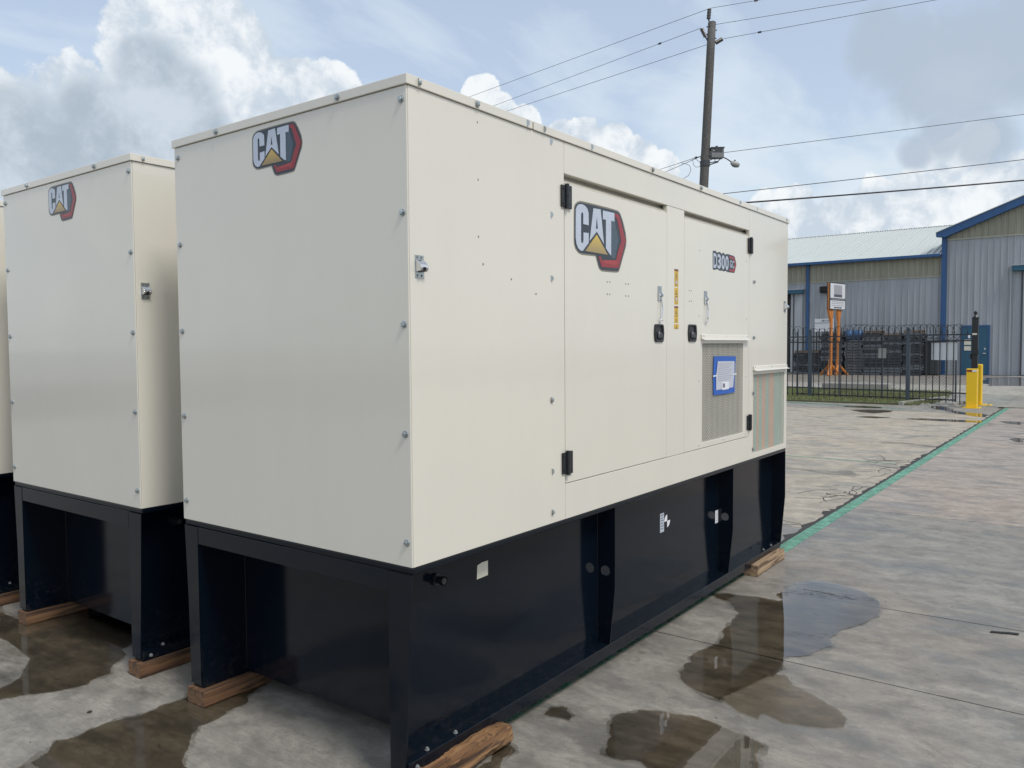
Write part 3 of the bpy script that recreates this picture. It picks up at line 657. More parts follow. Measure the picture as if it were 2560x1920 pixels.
# perforated grilles
def grille(x0, x1, z0, z1, px_, pz, web, bridge, y):
    mb = MB(); n = round((x1-x0)/px_); px_ = (x1-x0)/n; m = round((z1-z0)/pz); pz = (z1-z0)/m
    for i in range(n+1):
        x = x0+i*px_; mb.box(x-web/2, x+web/2, y, y+0.0012, z0, z1)
        if i < n:
            for j in range(m+1):
                z = z0+(j+(0.5 if i % 2 else 0))*pz
                if z < z1: mb.add([(x+web/2, y, z-bridge/2), (x+px_-web/2, y, z-bridge/2), (x+px_-web/2, y, z+bridge/2), (x+web/2, y, z+bridge/2)], [(0, 1, 2, 3)])
    return mb
V1 = (2.612, 3.307, 1.092, 1.714)
def make_door(x0, x1, hinge_x, handle, stay, hole):
    """door leaf with a sloping drip ledge along its top"""
    z0, zt = 1.0565, 2.4605
    d = bpy.data.objects.new('door', None); COL.objects.link(d); d.parent = g
    holes = [hole] if hole else []
    shell('door', (x0, x1, z0, zt), holes).build('door_leaf', 'cream', d, 0.002)
    MB().prism([(0.0015, zt+0.0005), (0.040, zt+0.035), (0.040, zt-0.02), (T+0.001, zt-0.02), (T+0.001, zt+0.0005)], 'x', x0, x1).build('drip_ledge', 'cream', d, 0.001)
    for zc in (2.398, 1.154):                        # hinges
        mb = MB(); s_ = 1 if hinge_x < 2 else -1; xc = hinge_x; h2 = 0.054
        mb.box(xc-0.040, xc-0.005, -0.010, 0.0, zc-h2+0.004, zc+h2-0.004)
        mb.box(xc+0.005, xc+0.044, -0.012, 0.0, zc-h2, zc+h2)
        o = mb.build('hinge', 'plastic', d, 0.003)
        m2 = MB().tube([(xc, -0.012, zc-h2-0.003), (xc, -0.012, zc-0.001)], 0.0105, 10); m2.tube([(xc, -0.012, zc+0.001), (xc, -0.012, zc+h2+0.004)], 0.0105, 10)
        for dx in (-0.026, 0.028):
            for dz in (-0.034, 0.034): m2.tube([(xc+dx, -0.0135, zc+dz), (xc+dx, -0.0085, zc+dz)], 0.0055, 8)
        m2.build('hinge_barrel', 'plastic', d, 0.0008)
    hx0, hx1, hz0, hz1 = handle                       # paddle handle: rounded bezel, dished pan and paddle
    cx, cz, w2, h2 = (hx0+hx1)/2, (hz0+hz1)/2, (hx1-hx0)/2, (hz1-hz0)/2
    def rr(w, h, bulge=0.10): return [(cx-w, cz-h*0.72), (cx-w*0.94, cz-h*0.92), (cx-w*0.70, cz-h), (cx+w*0.70, cz-h), (cx+w*0.94, cz-h*0.92), (cx+w, cz-h*0.72), (cx+w*(1+bulge), cz), (cx+w, cz+h*0.72), (cx+w*0.94, cz+h*0.92), (cx+w*0.70, cz+h), (cx-w*0.70, cz+h), (cx-w*0.94, cz+h*0.92), (cx-w, cz+h*0.72), (cx-w*(1+bulge), cz)]
    a, b = rr(w2, h2), rr(w2*0.74, h2*0.80); n = len(a); mb = MB()
    vs = [(p[0], 0, p[1]) for p in a]+[(p[0], -0.007, p[1]) for p in a]+[(p[0], -0.010, p[1]) for p in rr(w2*0.90, h2*0.92)]+[(p[0], -0.009, p[1]) for p in b]+[(p[0], -0.0012, p[1]) for p in rr(w2*0.66, h2*0.72)]
    fs = [(k*n+i, k*n+(i+1) % n, (k+1)*n+(i+1) % n, (k+1)*n+i) for k in range(4) for i in range(n)]+[tuple(range(4*n, 5*n))]
    mb.add(vs, fs); mb.build('handle_bezel', 'plastic', d)
    mb = MB().prism([(-0.0015, cz-h2*0.66), (-0.014, cz-h2*0.55), (-0.010, cz+h2*0.05), (-0.0015, cz+h2*0.10)], 'x', cx-w2*0.58, cx+w2*0.58); mb.build('handle_paddle', 'plastic', d, 0.002)
    MB().tube([(cx-w2*0.2, -0.0085, cz+h2*0.02), (cx-w2*0.2, -0.0115, cz+h2*0.02)], 0.008, 10).build('handle_lock', 'zinc', d)
    sx, sz = stay                                     # stay catch and its loose rod
    mb = MB().box(sx, sx+0.048, -0.002, 0, sz-0.082, sz); mb.build('stay_plate', 'zinc', d, 0.001)
    mb = MB()
    for dx in (0.004, 0.030):
        mb.prism([(-0.002, sz-0.030), (-0.016, sz-0.046), (-0.018, sz-0.054), (-0.009, sz-0.060), (-0.008, sz-0.082), (-0.002, sz-0.082)], 'x', sx+dx, sx+dx+0.013)
    mb.build('stay_catch', 'chrome', d, 0.001)
    s_ = 1 if hole is None else -1
    MB().tube([(sx+0.030, -0.010, sz-0.076), (sx+0.034, -0.014, sz-0.120), (sx+0.026, -0.016, sz-0.165), (sx+0.018+0.012*(s_ < 0), -0.013, sz-0.186)], 0.0042, 8).build('stay_rod', 'chrome', d)
    MB().tube([(sx+0.012, -0.011, sz-0.194), (sx+0.012+0.010, -0.015, sz-0.186), (sx+0.034, -0.013, sz-0.192), (sx+0.022, -0.006, sz-0.202), (sx+0.010, -0.008, sz-0.198)], 0.0038, 6).build('stay_hook', 'chrome', d)
    return d
d1 = make_door(1.0385, 2.1105, 1.042, (1.952, 2.060, 1.723, 1.824), (1.994, 2.038), None)
d2 = make_door(2.3455, 3.4105, 3.418, (2.400, 2.511, 1.725, 1.830), (2.634, 2.043), V1)
mb = MB()
from_holes = [(1.4436, 1), ]
for x, z in DOT_HOLES: mb.tube([(x, -0.0006, z), (x, 0.0008, z)], 0.0042, 7)
mb.build('screw_holes', 'darkgrey', g)
grille(*V1, 0.0135, 0.0222, 0.0028, 0.0062, 0.004).build('grille', 'grille', g)
grille(*V2, 0.0128, 0.0190, 0.0022, 0.0042, 0.004).build('grille', 'grille', g)
def rim(V, name):
    x0, x1, z0, z1 = V; mb = MB(); e = 0.010
    mb.box(x0-e, x1+e, T, T+0.004, z0-e, z0); mb.box(x0-e, x1+e, T, T+0.004, z1, z1+e); mb.box(x0-e, x0, T, T+0.004, z0, z1); mb.box(x1, x1+e, T, T+0.004, z0, z1)
    mb.build(name, 'creamdark', g)
rim(V1, 'grille_rim'); rim(V2, 'grille_rim')
mb = MB(); n = 58
for i in range(n):
    x = V1[0]+(i+0.3)*(V1[1]-V1[0])/n; mb.box(x, x+0.006, 0.034, 0.07, V1[2], V1[3])
mb.box(V1[0]-0.008, V1[1]+0.008, 0.040, 0.0745, V1[2], V1[3]); mb.build('radiator_core', 'core', g)
cols = [('teal', 0.05), ('copper', 0.045), ('teal', 0.06), ('copper', 0.05), ('teal', 0.06), ('copper', 0.075), ('teal', 0.075), ('copper', 0.115), ('teal', 0.15)]  # added colour bands imitating moire in the mesh, not real radiator parts
xx = V2[0]
for cm_, w_ in cols:
    mb = MB().box(xx, xx+w_-0.001, 0.030, 0.0745, V2[2], V2[3]); mb.build('moire_band', cm_, g); xx += w_
for x0, x1, zt, zb in ((2.586, 3.384, 1.771, 1.740), (3.496, 4.226, 1.552, 1.521)):   # rain hoods over the grilles
    MB().prism([(0, zt), (-0.006, zt), (-0.009, zt-0.004), (-0.012, zb+0.004), (-0.030, zb-0.002), (-0.030, zb-0.006), (-0.008, zb), (0, zb)], 'x', x0, x1).build('rain_hood', 'cream', g, 0.001)
    for t in (0.03, 0.5, 0.97): bolt_side(x0+(x1-x0)*t, zt-0.010, -0.009, RIV, 'rivet')
def catch(x, z):                                  # door hold-back catch on the plain panel
    c = bpy.data.objects.new('holdback_catch', None); COL.objects.link(c); c.parent = g
    MB().box(x, x+0.046, -0.0025, 0, z-0.084, z).build('catch_plate', 'zinc', c, 0.001)
    mb = MB()
    mb.prism([(-0.0025, z-0.016), (-0.014, z-0.024), (-0.026, z-0.036), (-0.030, z-0.046), (-0.022, z-0.046), (-0.012, z-0.030), (-0.0025, z-0.024)], 'x', x+0.002, x+0.044)
    for dx in (0.0, 0.028): mb.prism([(-0.0025, z-0.024), (-0.026, z-0.037), (-0.031, z-0.048), (-0.026, z-0.058), (-0.0025, z-0.062)], 'x', x+dx+0.003, x+dx+0.014)
    mb.build('catch_jaw', 'chrome', c, 0.001)
    MB().prism([(-0.008, z-0.048), (-0.026, z-0.050), (-0.024, z-0.060), (-0.008, z-0.062)], 'x', x+0.004, x+0.042).build('catch_roller', 'plastic', c, 0.002)
    for dx in (0.011, 0.033):
        for dz in (-0.008, -0.075): link('rivet', RIV, c, (x+dx, -0.0025, z+dz), (R(90), 0, 0))
catch(0.030, 2.042); catch(4.158, 2.042)

# emblems (flat print, built as stacked thin film); u to the right, v up, in the frame of the door emblem
def emblem(fn, gold, flat):
    d = bpy.data.objects.new('emblem_decal', None); COL.objects.link(d); d.parent = g
    def film(nm, pts, mat, k):
        mb = MB(); a = [fn(x, z, k*0.0004) for x, z in pts]; b = [fn(x, z, -0.0002) for x, z in pts]; n = len(a)
        mb.add(a+b, [tuple(range(n)), tuple(range(2*n-1, n-1, -1))]+[(i, (i+1) % n, (i+1) % n+n, i+n) for i in range(n)])
        mb.build(nm, mat, d)
    film('decal_edge', LG_OUT, 'lg_edge', 1); film('decal_ground', offset_poly(LG_OUT, 0.0075), 'lg_navy', 2)
    film('decal_mesh_print', [(1.475, 2.345), (1.507, 2.340), (1.545, 2.250), (1.510, 2.150), (1.475, 2.150)], 'lg_hex', 3)
    film('decal_red_border', LG_RED, 'lg_red', 4); film('decal_red_glow', LG_RED2, 'lg_red2', 5)
    film('letter', LG_C, 'lg_silver', 6); film('letter', LG_A1, 'lg_silver', 6); film('letter', LG_A2, 'lg_silver', 6); film('letter', LG_T, 'lg_silver', 6)
    film('gold_triangle', LG_TRI, gold, 7)
emblem(lambda x, z, k: (x, -k, z), 'lg_gold', 0)
emblem(lambda x, z, k: (-0.002-k, 0.914-(x-1.1166)*0.645, 2.616+(z-2.380)*0.645), 'lg_gold2', 0)
# model badge
d = bpy.data.objects.new('model_decal', None); COL.objects.link(d); d.parent = g
MB().prism(DN_OUT, 'y', -0.0006, 0).build('decal_ground', 'lg_navy', d)
MB().prism(DN_RED, 'y', -0.0010, 0).build('decal_red_border', 'lg_red', d)
MB().prism(DN_NAVY, 'y', -0.0014, 0).build('decal_navy_field', 'lg_navy', d)
def lettering(s, x0, x1, z0, z1, y, mat, par, bold=0.02, name='letter'):
    vs, fs = text_mesh(s, s, x1-x0, z1-z0, bold); MB().add([(x0+a, y, z0+b) for a, b in vs], fs).build(name, mat, par)
for ch, x0, x1 in (('D', 2.776, 2.836), ('3', 2.842, 2.900), ('0', 2.908, 2.966), ('0', 2.972, 3.030)):
    lettering(ch, x0, x1, 2.197, 2.292, -0.0018, 'lg_silver', d, 0.03)
for ch, x0, x1 in (('G', 3.052, 3.086), ('C', 3.093, 3.127)): lettering(ch, x0, x1, 2.219, 2.268, -0.0018, 'lg_silver', d, 0.02)

# warning labels on the mullion
def wlabel(z0, z1, parts, x0=2.209, x1=2.262):
    d = bpy.data.objects.new('warning_label', None); COL.objects.link(d); d.parent = g
    B(x0, x1, -0.0005, 0, z0, z1).build('label_ground', 'warn', d)
    for p in parts: p(d, x0, x1)
def hdr(z): return lambda d, x0, x1: B(x0, x1, -0.0009, 0, z-0.012, z).build('label_header', 'warnred', d)
def tri(z, s=0.016):
    def f(d, x0, x1):
        c = (x0+x1)/2; MB().prism([(c-s, z-s*0.8), (c+s, z-s*0.8), (c, z+s*0.9)], 'y', -0.0009, 0).build('hazard_symbol', 'ink', d)
        MB().prism([(c-s*0.6, z-s*0.55), (c+s*0.6, z-s*0.55), (c, z+s*0.5)], 'y', -0.0012, 0).build('hazard_field', 'warn', d)
        B(c-0.0015, c+0.0015, -0.0015, 0, z-s*0.4, z+s*0.15).build('hazard_mark', 'ink', d)
    return f
def lines(z, n=2): return lambda d, x0, x1: [B(x0+0.006, x1-0.006-0.006*(k % 2), -0.0009, 0, z-k*0.007-0.0022, z-k*0.007).build('printed_line', 'ink', d) for k in range(n)]
def disc(z):
    def f(d, x0, x1):
        c = (x0+x1)/2; MB().tube([(c, 0, z), (c, -0.0009, z)], 0.015, 14).build('hand_symbol_ring', 'warnred', d)
        MB().tube([(c, 0, z), (c, -0.0012, z)], 0.011, 14).build('hand_symbol_field', 'paperwhite', d); B(c-0.002, c+0.003, -0.0015, 0, z-0.007, z+0.007).build('hand_symbol', 'ink', d)
    return f
wlabel(2.046, 2.149, [hdr(2.149), tri(2.118), lines(2.100), disc(2.072), lines(2.054, 1)])
wlabel(1.943, 2.040, [tri(2.014, 0.017), disc(1.974), lines(1.992, 1), lines(1.952, 1)])
wlabel(1.835, 1.933, [hdr(1.933), tri(1.902), lines(1.882, 2), tri(1.855, 0.010), lines(1.842, 1)])
wlabel(1.799, 1.828, [tri(1.815, 0.010), lines(1.804, 1)], 2.205, 2.268)

# ---- base tank
YT = 0.113
B(0.006, L-0.006, YT, YT+0.006, 0.128, 0.857).build('tank_side_wall', 'black', g)
B(0.006, L-0.006, Wd-YT-0.006, Wd-YT, 0.128, 0.857).build('tank_side_wall', 'black', g)
B(0.250, 0.256, YT+0.006, Wd-YT-0.006, 0.088, 0.857).build('tank_end_wall', 'black', g)
B(L-0.256, L-0.250, YT+0.006, Wd-YT-0.006, 0.088, 0.857).build('tank_end_wall', 'black', g)
B(0.256, L-0.256, YT+0.0065, Wd-YT-0.0065, 0.085, 0.840).build('tank_body', 'inside', g)
B(0.004, L-0.004, 0.004, Wd-0.004, 0.858, 0.8852).build('top_rail', 'black', g, 0.006, False, 3)
for y0, y1 in ((0.040, YT+0.006), (Wd-YT-0.006, Wd-0.040)):
    B(0.007, L-0.007, y0, y1, 0.066, 0.1278).build('bottom_rail', 'black', g, 0.003)
for x0, x1 in ((0.0, 0.006), (L-0.006, L)):
    B(x0, x1, 0.132, Wd-0.112, 0.777, 0.8575).build('end_beam', 'black', g, 0.0015)
def gusset(x, t, mir, bot, kink, inner, hole):
    c = 24
    P = [(0.006, 0.8575), (kink[0], kink[1]), (bot, 0.129 if t < 0.0065 and 0.01 < x < L-0.01 else 0.090), (inner, 0.129 if 0.01 < x < L-0.01 else 0.090), (inner, 0.8575)]
    nm = 'corner_post' if not (0.01 < x < L-0.01) else 'gusset'
    o = MB().prism(P, 'x', x-t/2, x+t/2)
    if hole:
        hy, hz, hr = 0.064, 0.518, 0.027
        # plate with a round hole: outline bridged to the hole
        ring = [(hy+hr*math.cos(2*math.pi*k/c), hz+hr*math.sin(2*math.pi*k/c)) for k in range(c)]
        def edge_pt(a):                        # ray from the hole centre to the outline
            dx, dz = math.cos(a), math.sin(a); best = 1e9
            for i in range(len(P)):
                (ax, az), (bx, bz) = P[i], P[(i+1) % len(P)]; ex, ez = bx-ax, bz-az; den = dx*ez-dz*ex
                if abs(den) < 1e-9: continue
                t_ = ((ax-hy)*ez-(az-hz)*ex)/den; u_ = ((ax-hy)*dz-(az-hz)*dx)/den
                if t_ > 0 and -1e-6 <= u_ <= 1+1e-6: best = min(best, t_)
            return (hy+dx*best, hz+dz*best)
        angs = sorted([2*math.pi*k/c for k in range(c)] + [math.atan2(p[1]-hz, p[0]-hy) % (2*math.pi) for p in P])
        rin = [(hy+hr*math.cos(a), hz+hr*math.sin(a)) for a in angs]; ro = [edge_pt(a) for a in angs]; n = len(angs)
        vs = [(x-t/2, *p) for p in ro]+[(x-t/2, *p) for p in rin]+[(x+t/2, *p) for p in ro]+[(x+t/2, *p) for p in rin]; fs = []
        for i in range(n):
            j = (i+1) % n; fs += [(i, j, n+j, n+i), (2*n+i, 3*n+i, 3*n+j, 2*n+j), (i, 2*n+i, 2*n+j, j), (n+i, n+j, 3*n+j, 3*n+i)]
        o = MB().add(vs, fs)
    if mir: o.v = [(a, Wd-b, c_) for a, b, c_ in o.v]
    o.build(nm, 'black', g)
for mir in (False, True):
    gusset(0.0025, 0.007, mir, 0.052 if not mir else 0.030, (0.024, 0.50), 0.131 if not mir else 0.112, False)
    gusset(1.521, 0.006, mir, 0.038, (0.007, 0.44), YT, True); gusset(3.157, 0.006, mir, 0.038, (0.007, 0.43), YT, True)
    gusset(L-0.0025, 0.007, mir, 0.040, (0.005, 0.50), 0.131, False)
for x in (1.5165, 3.1525):                               # weld beads where the gussets meet the tank wall
    MB().tube([(x, YT-0.001, 0.132), (x, YT-0.001, 0.855)], 0.0022, 6).build('weld_bead', 'black', g)
for x, y in ((0.2485, Wd-YT-0.008), (0.2485, YT+0.008)):
    MB().tube([(x, y, 0.10), (x, y, 0.855)], 0.0022, 6).build('weld_bead', 'black', g)
for y in (0.133, Wd-0.113):
    MB().tube([(-0.0005, y, 0.775), (-0.0005, y, 0.857)], 0.0022, 6).build('weld_bead', 'black', g)
# pipe stub, stickers on the tank
MB().tube([(0.243, YT, 0.769), (0.243, 0.100, 0.769)], 0.024, 16).tube([(0.243, 0.100, 0.769), (0.243, 0.070, 0.769)], 0.015, 16, caps=False).tube([(0.243, 0.076, 0.769), (0.243, 0.062, 0.769)], 0.0185, 16, caps=False).build('pipe_stub', 'plastic', g, 0)
MB().tube([(0.243, 0.0625, 0.769), (0.243, 0.095, 0.769)], 0.0135, 16).build('pipe_bore', 'inside', g)
MB().prism([(0.508, 0.704), (0.584, 0.706), (0.585, 0.770), (0.545, 0.7705), (0.512, 0.764)], 'y', YT-0.0008, YT).build('masking_tape_patch', 'tape', g)
d = bpy.data.objects.new('rating_label', None); COL.objects.link(d); d.parent = g
B(2.256, 2.310, YT-0.0006, YT, 0.570, 0.686).build('label_ground', 'lg_silver', d)
for k, z in enumerate((0.672, 0.655, 0.640, 0.622, 0.606, 0.590)): B(2.263, 2.303-0.006*(k % 2), YT-0.0010, YT, z, z+0.004).build('printed_line', 'ink', d)
d = bpy.data.objects.new('centre_of_gravity_mark', None); COL.objects.link(d); d.parent = g
cx, cz, rr_ = 2.353, 0.627, 0.039
for a0 in (90, 270): MB().prism([(cx, cz)]+[(cx+rr_*math.cos(R(a0+9*k)), cz+rr_*math.sin(R(a0+9*k))) for k in range(11)], 'y', YT-0.0006, YT).build('mark_quadrant', 'paperwhite', d)
d = bpy.data.objects.new('inspection_label', None); COL.objects.link(d); d.parent = g
B(3.100, 3.150, YT-0.0006, YT, 0.474, 0.562).build('label_ground', 'paperwhite', d)
for z in (0.49, 0.505, 0.52, 0.535): B(3.112, 3.140, YT-0.001, YT, z, z+0.004).build('printed_line', 'inkpale', d)
for x in (0.13, 0.30, L-0.33, L-0.16):                 # nuts on the bottom rail
    link('nut', NUT, g, (x, 0.062, 0.1278), (0, 0, x*7)); 
link('nut', NUT, g, (0.05, 0.040, 0.10), (R(90), 0, 0))

# ---- copies of the whole unit for the two that stand beyond it
index_kids()
for k, lab in enumerate(('middle cream generator between the nearest unit and the one cut off by the left edge', 'cream generator cut off by the left edge, only a strip of it showing')):
    c = copy_tree(g); c.location = (0, 1.9115*(k+1), 0); c['label'] = lab

# document pouch taped to the grille of the nearest unit
dp = thing('document_pouch', 'clear document pouch framed in blue tape on the grille of the nearest generator', 'document pouch')
def quad(nm, pts, y, mat, par, t=0.0012):
    MB().prism(pts, 'y', y-t, y).build(nm, mat, par)
yb = -0.0005
outer = [(2.786, 1.383), (2.962, 1.378), (3.146, 1.384), (3.154, 1.500), (3.160, 1.623), (2.980, 1.627), (2.790, 1.630), (2.782, 1.50)]
quad('blue_tape', outer, yb, 'bluetape', dp)
quad('tape_strip', [(2.786, 1.588), (3.162, 1.582), (3.164, 1.626), (2.786, 1.632)], yb-0.002, 'bluetape', dp, 0.0015)
quad('tape_strip', [(2.784, 1.380), (3.146, 1.382), (3.146, 1.412), (2.786, 1.418)], yb-0.002, 'bluetape', dp, 0.0015)
quad('paper_sheet', [(2.822, 1.412), (3.112, 1.418), (3.130, 1.505), (3.134, 1.594), (2.850, 1.598), (2.822, 1.505)], yb-0.004, 'paper', dp)
quad('white_tab', [(2.770, 1.499), (2.825, 1.502), (2.825, 1.511), (2.770, 1.508)], yb-0.005, 'paperwhite', dp)
quad('white_tab', [(3.118, 1.500), (3.168, 1.502), (3.168, 1.511), (3.118, 1.510)], yb-0.005, 'paperwhite', dp)
quad('packing_label', [(2.920, 1.408), (3.032, 1.410), (3.030, 1.458), (2.922, 1.462)], yb-0.0055, 'paperwhite', dp)
quad('barcode', [(2.932, 1.424), (2.960, 1.424), (2.960, 1.450), (2.932, 1.450)], yb-0.0068, 'ink', dp)
for k in range(9):
    z = 1.582-k*0.0135; quad('printed_line', [(2.852, z-0.0045), (3.10-0.03*(k % 3), z-0.0045), (3.10-0.03*(k % 3), z), (2.852, z)], yb-0.0053, 'inkpale', dp, 0.0004)

# ---- timber blocks under the skids
def timber(label, x0, x1, y0, y1, h, mat, seed, amp=0.004, taper=0.0, split=False, chamfer=0.011):
    rr = random.Random(seed); nx, ny = 34, 8; cx, cy = (x0+x1)/2, (y0+y1)/2; lx, ly = x1-x0, y1-y0
    prof = []                                             # cross-section, going round
    c = chamfer
    sec = [(-ly/2+c*1.1, 0), (-ly/2+c*0.25, c*0.5), (-ly/2, c*1.2), (-ly/2, h*0.5), (-ly/2, h-c*0.35), (-ly/2+c*0.35, h), (0, h), (ly/2-c*0.35, h), (ly/2, h-c*0.35), (ly/2, h*0.5), (ly/2, c*1.2), (ly/2-c*1.1, 0), (0, 0)]
    n = len(sec); vs = []; fs = []
    off = [0]*n
    for i in range(nx+1):
        t = i/nx; x = -lx/2+lx*t; e = 1.0
        if taper and t > 0.8: e = math.sqrt(max(0.05, 1-((t-0.8)/0.2)**2*taper))
        for k, (a, b) in enumerate(sec):
            off[k] = off[k]*0.88+rr.gauss(0, amp*0.6)
            bb = b if b < 0.001 else b + (off[k] if not (b > h-0.001 and not split) else off[k]*0.15)
            aa = a*e + off[k]*(0.4 if abs(a) > ly/2-0.001 else 0.2)
            if split and a < -ly/4 and b > h*0.4: bb -= 0.012*abs(math.sin(t*9+k))
            vs.append((x, aa, max(0.0005, bb*(0.35+0.65*e) if taper else bb)))
    for i in range(nx):
        for k in range(n): fs.append((i*n+k, i*n+(k+1) % n, (i+1)*n+(k+1) % n, (i+1)*n+k))
    fs += [tuple(range(n)), tuple(range(nx*n, (nx+1)*n))]
    o = MB().add(vs, fs).build('timber_block', mat, None, 0); o.location = (cx, cy, 0)
    return tag(o, label, 'timber block', 'timber blocks under the generators')
timber('split rotting timber block under the near corner of the nearest generator', -0.03, 0.60, -0.042, 0.085, 0.092, 'woodrot', 1, 0.0055, 0.85, True, 0.026)
timber('dry pale timber block under the far end of the nearest generator', 3.60, 4.205, -0.008, 0.10, 0.086, 'woodpale', 2, 0.0016)
timber('brown timber block under the left post of the nearest generator', -0.022, 0.42, 1.352, 1.492, 0.076, 'wood', 3, 0.0010)
timber('timber block with small white spots under the right post of the middle generator', -0.022, 0.72, 1.911+0.015, 1.911+0.135, 0.076, 'wood', 4, 0.0012)
timber('short timber block under the left post of the middle generator', -0.015, 0.36, 1.911+1.372, 1.911+1.49, 0.076, 'wood', 5, 0.0010)
timber('timber block at the left edge under the cut off generator', 0.02, 0.62, 3.823+0.02, 3.823+0.13, 0.076, 'wood', 6, 0.0012)

# ------------------------------------------------------------------ utility pole, its lamp, box and lines
PB = Vector((25.1, 9.75, 0)); PR = Vector((math.sin(YAW), -math.cos(YAW), 0)); PF = Vector((-math.cos(YAW), -math.sin(YAW), 0))
def pp(a, z, f=0.0): return PB + PR*a + PF*f + Vector((0, 0, z))
def axis_at(z): return 0.04 + (z-7.4)*0.047           # the pole leans a little
pole = thing('utility_pole', 'tall weathered wooden utility pole with porcelain insulators behind the generator', 'utility pole')
MB().tube([pp(axis_at(z), z) for z in (0, 3, 6, 8, 10, 12, 13.05)], 0.175, 14, 0.137).build('pole_shaft', 'pole', pole, 0, True)
MB().tube([pp(axis_at(13.05), 13.05), pp(axis_at(13.05), 13.085)], 0.14, 14, 0.12).build('pole_cap', 'pole', pole)
def insulator(a, b, n=7, r=0.075):
    a, b = Vector(a), Vector(b); pts = []; rs = []
    for k in range(n):
        for t, rr_ in ((0.0, 0.55), (0.25, 1.0), (0.6, 0.95), (0.8, 0.6)): pts.append(a+(b-a)*((k+t)/n)); rs.append(r*rr_)
    pts.append(b); rs.append(r*0.4)
    MB().tube(pts, rs, 12).build('insulator', 'porcelain', pole)
insulator(pp(0.185, 13.19), pp(0.215, 13.55)); MB().tube([pp(0.20, 12.9, 0.10), pp(0.20, 13.05, 0.05), pp(0.185, 13.20)], 0.028, 8).build('insulator_pin', 'darkgrey', pole)
insulator(pp(0.08, 12.57), pp(-0.07, 12.87)); MB().tube([pp(0.22, 12.45), pp(0.14, 12.46), pp(0.08, 12.58)], 0.026, 8).build('insulator_pin', 'darkgrey', pole)
insulator(pp(0.44, 12.36), pp(0.68, 12.50)); MB().tube([pp(0.28, 12.50), pp(0.40, 12.42), pp(0.46, 12.38)], 0.024, 8).build('insulator_pin', 'darkgrey', pole)
for z, s_ in ((12.92, -1), (12.80, 1), (12.66, -1), (12.52, 1), (8.62, 1), (8.35, -1)):
    MB().tube([pp(axis_at(z)+s_*0.12, z), pp(axis_at(z)+s_*0.185, z)], 0.022, 8).build('pole_bolt', 'darkgrey', pole)
MB().tube([pp(0.12, 8.45), pp(-0.07, 8.42)], 0.03, 8).build('line_clamp', 'darkgrey', pole)
MB().tube([pp(axis_at(8.22), 8.05), pp(axis_at(8.22), 8.24)], 0.176, 14).build('bracket_band', 'darkgrey', pole)
bx = thing('equipment_box', 'grey metal box on a bracket on the right side of the utility pole', 'equipment box')
def rb(a0, a1, z0, z1, f0, f1):
    mb = MB(); P = [pp(a, z, f) for z in (z0, z1) for (a, f) in ((a0, f0), (a1, f0), (a1, f1), (a0, f1))]
    return mb.add(P, [(0,3,2,1),(4,5,6,7),(0,1,5,4),(1,2,6,5),(2,3,7,6),(3,0,4,7)])
rb(0.275, 0.715, 8.33, 8.66, -0.16, 0.16).build('box_body', 'grey', bx, 0.01)
rb(0.255, 0.735, 8.66, 8.70, -0.18, 0.18).build('box_lid', 'darkgrey', bx, 0.006)
rb(0.30, 0.66, 8.515, 8.645, 0.161, 0.168).build('box_window', 'darkgrey', bx)
rb(0.32, 0.375, 8.55, 8.59, 0.169, 0.172).build('box_plate', 'lampmetal', bx)
rb(0.455, 0.525, 8.70, 8.77, -0.03, 0.03).build('box_vent', 'darkgrey', bx)
MB().tube([pp(0.23, 8.17, 0.05), pp(0.53, 8.22, 0.05), pp(0.62, 8.31, 0.05)], 0.018, 6).tube([pp(0.23, 8.10, 0.05), pp(0.54, 8.20, 0.05)], 0.022, 6).tube([pp(0.23, 8.25, 0.05), pp(0.40, 8.33, 0.05)], 0.015, 6).tube([pp(0.42, 8.2, 0.05), pp(0.42, 8.33, 0.05)], 0.012, 6).build('box_bracket', 'darkgrey', bx)
lp = thing('street_lamp', 'small street lamp on a curved arm beside the grey box on the pole', 'street lamp')
MB().tube([pp(0.15, 8.42, -0.1), pp(0.55, 8.42, -0.1), pp(0.72, 8.375, 0), pp(0.86, 8.31), pp(1.02, 8.20)], 0.021, 8).build('lamp_arm', 'darkgrey', lp, 0, True)
pts = []; rs = []
for t, r_ in ((0, 0.02), (0.05, 0.055), (0.2, 0.085), (0.45, 0.098), (0.75, 0.082), (0.93, 0.045), (1, 0.01)): pts.append(pp(0.985+0.335*t, 8.175-0.075*t)); rs.append(r_)
MB().tube(pts, rs, 14).build('lamp_housing', 'lampmetal', lp, 0, True)
MB().tube([pp(1.02+0.28*t, 8.115-0.06*t) for t in (0, 0.1, 0.5, 0.9, 1)], [0.01, 0.06, 0.082, 0.055, 0.01], 12).build('lamp_lens', 'grey', lp, 0, True)
MB().tube([pp(1.14, 8.20), pp(1.14, 8.275)], 0.032, 10).build('photocell', 'darkgrey', lp)

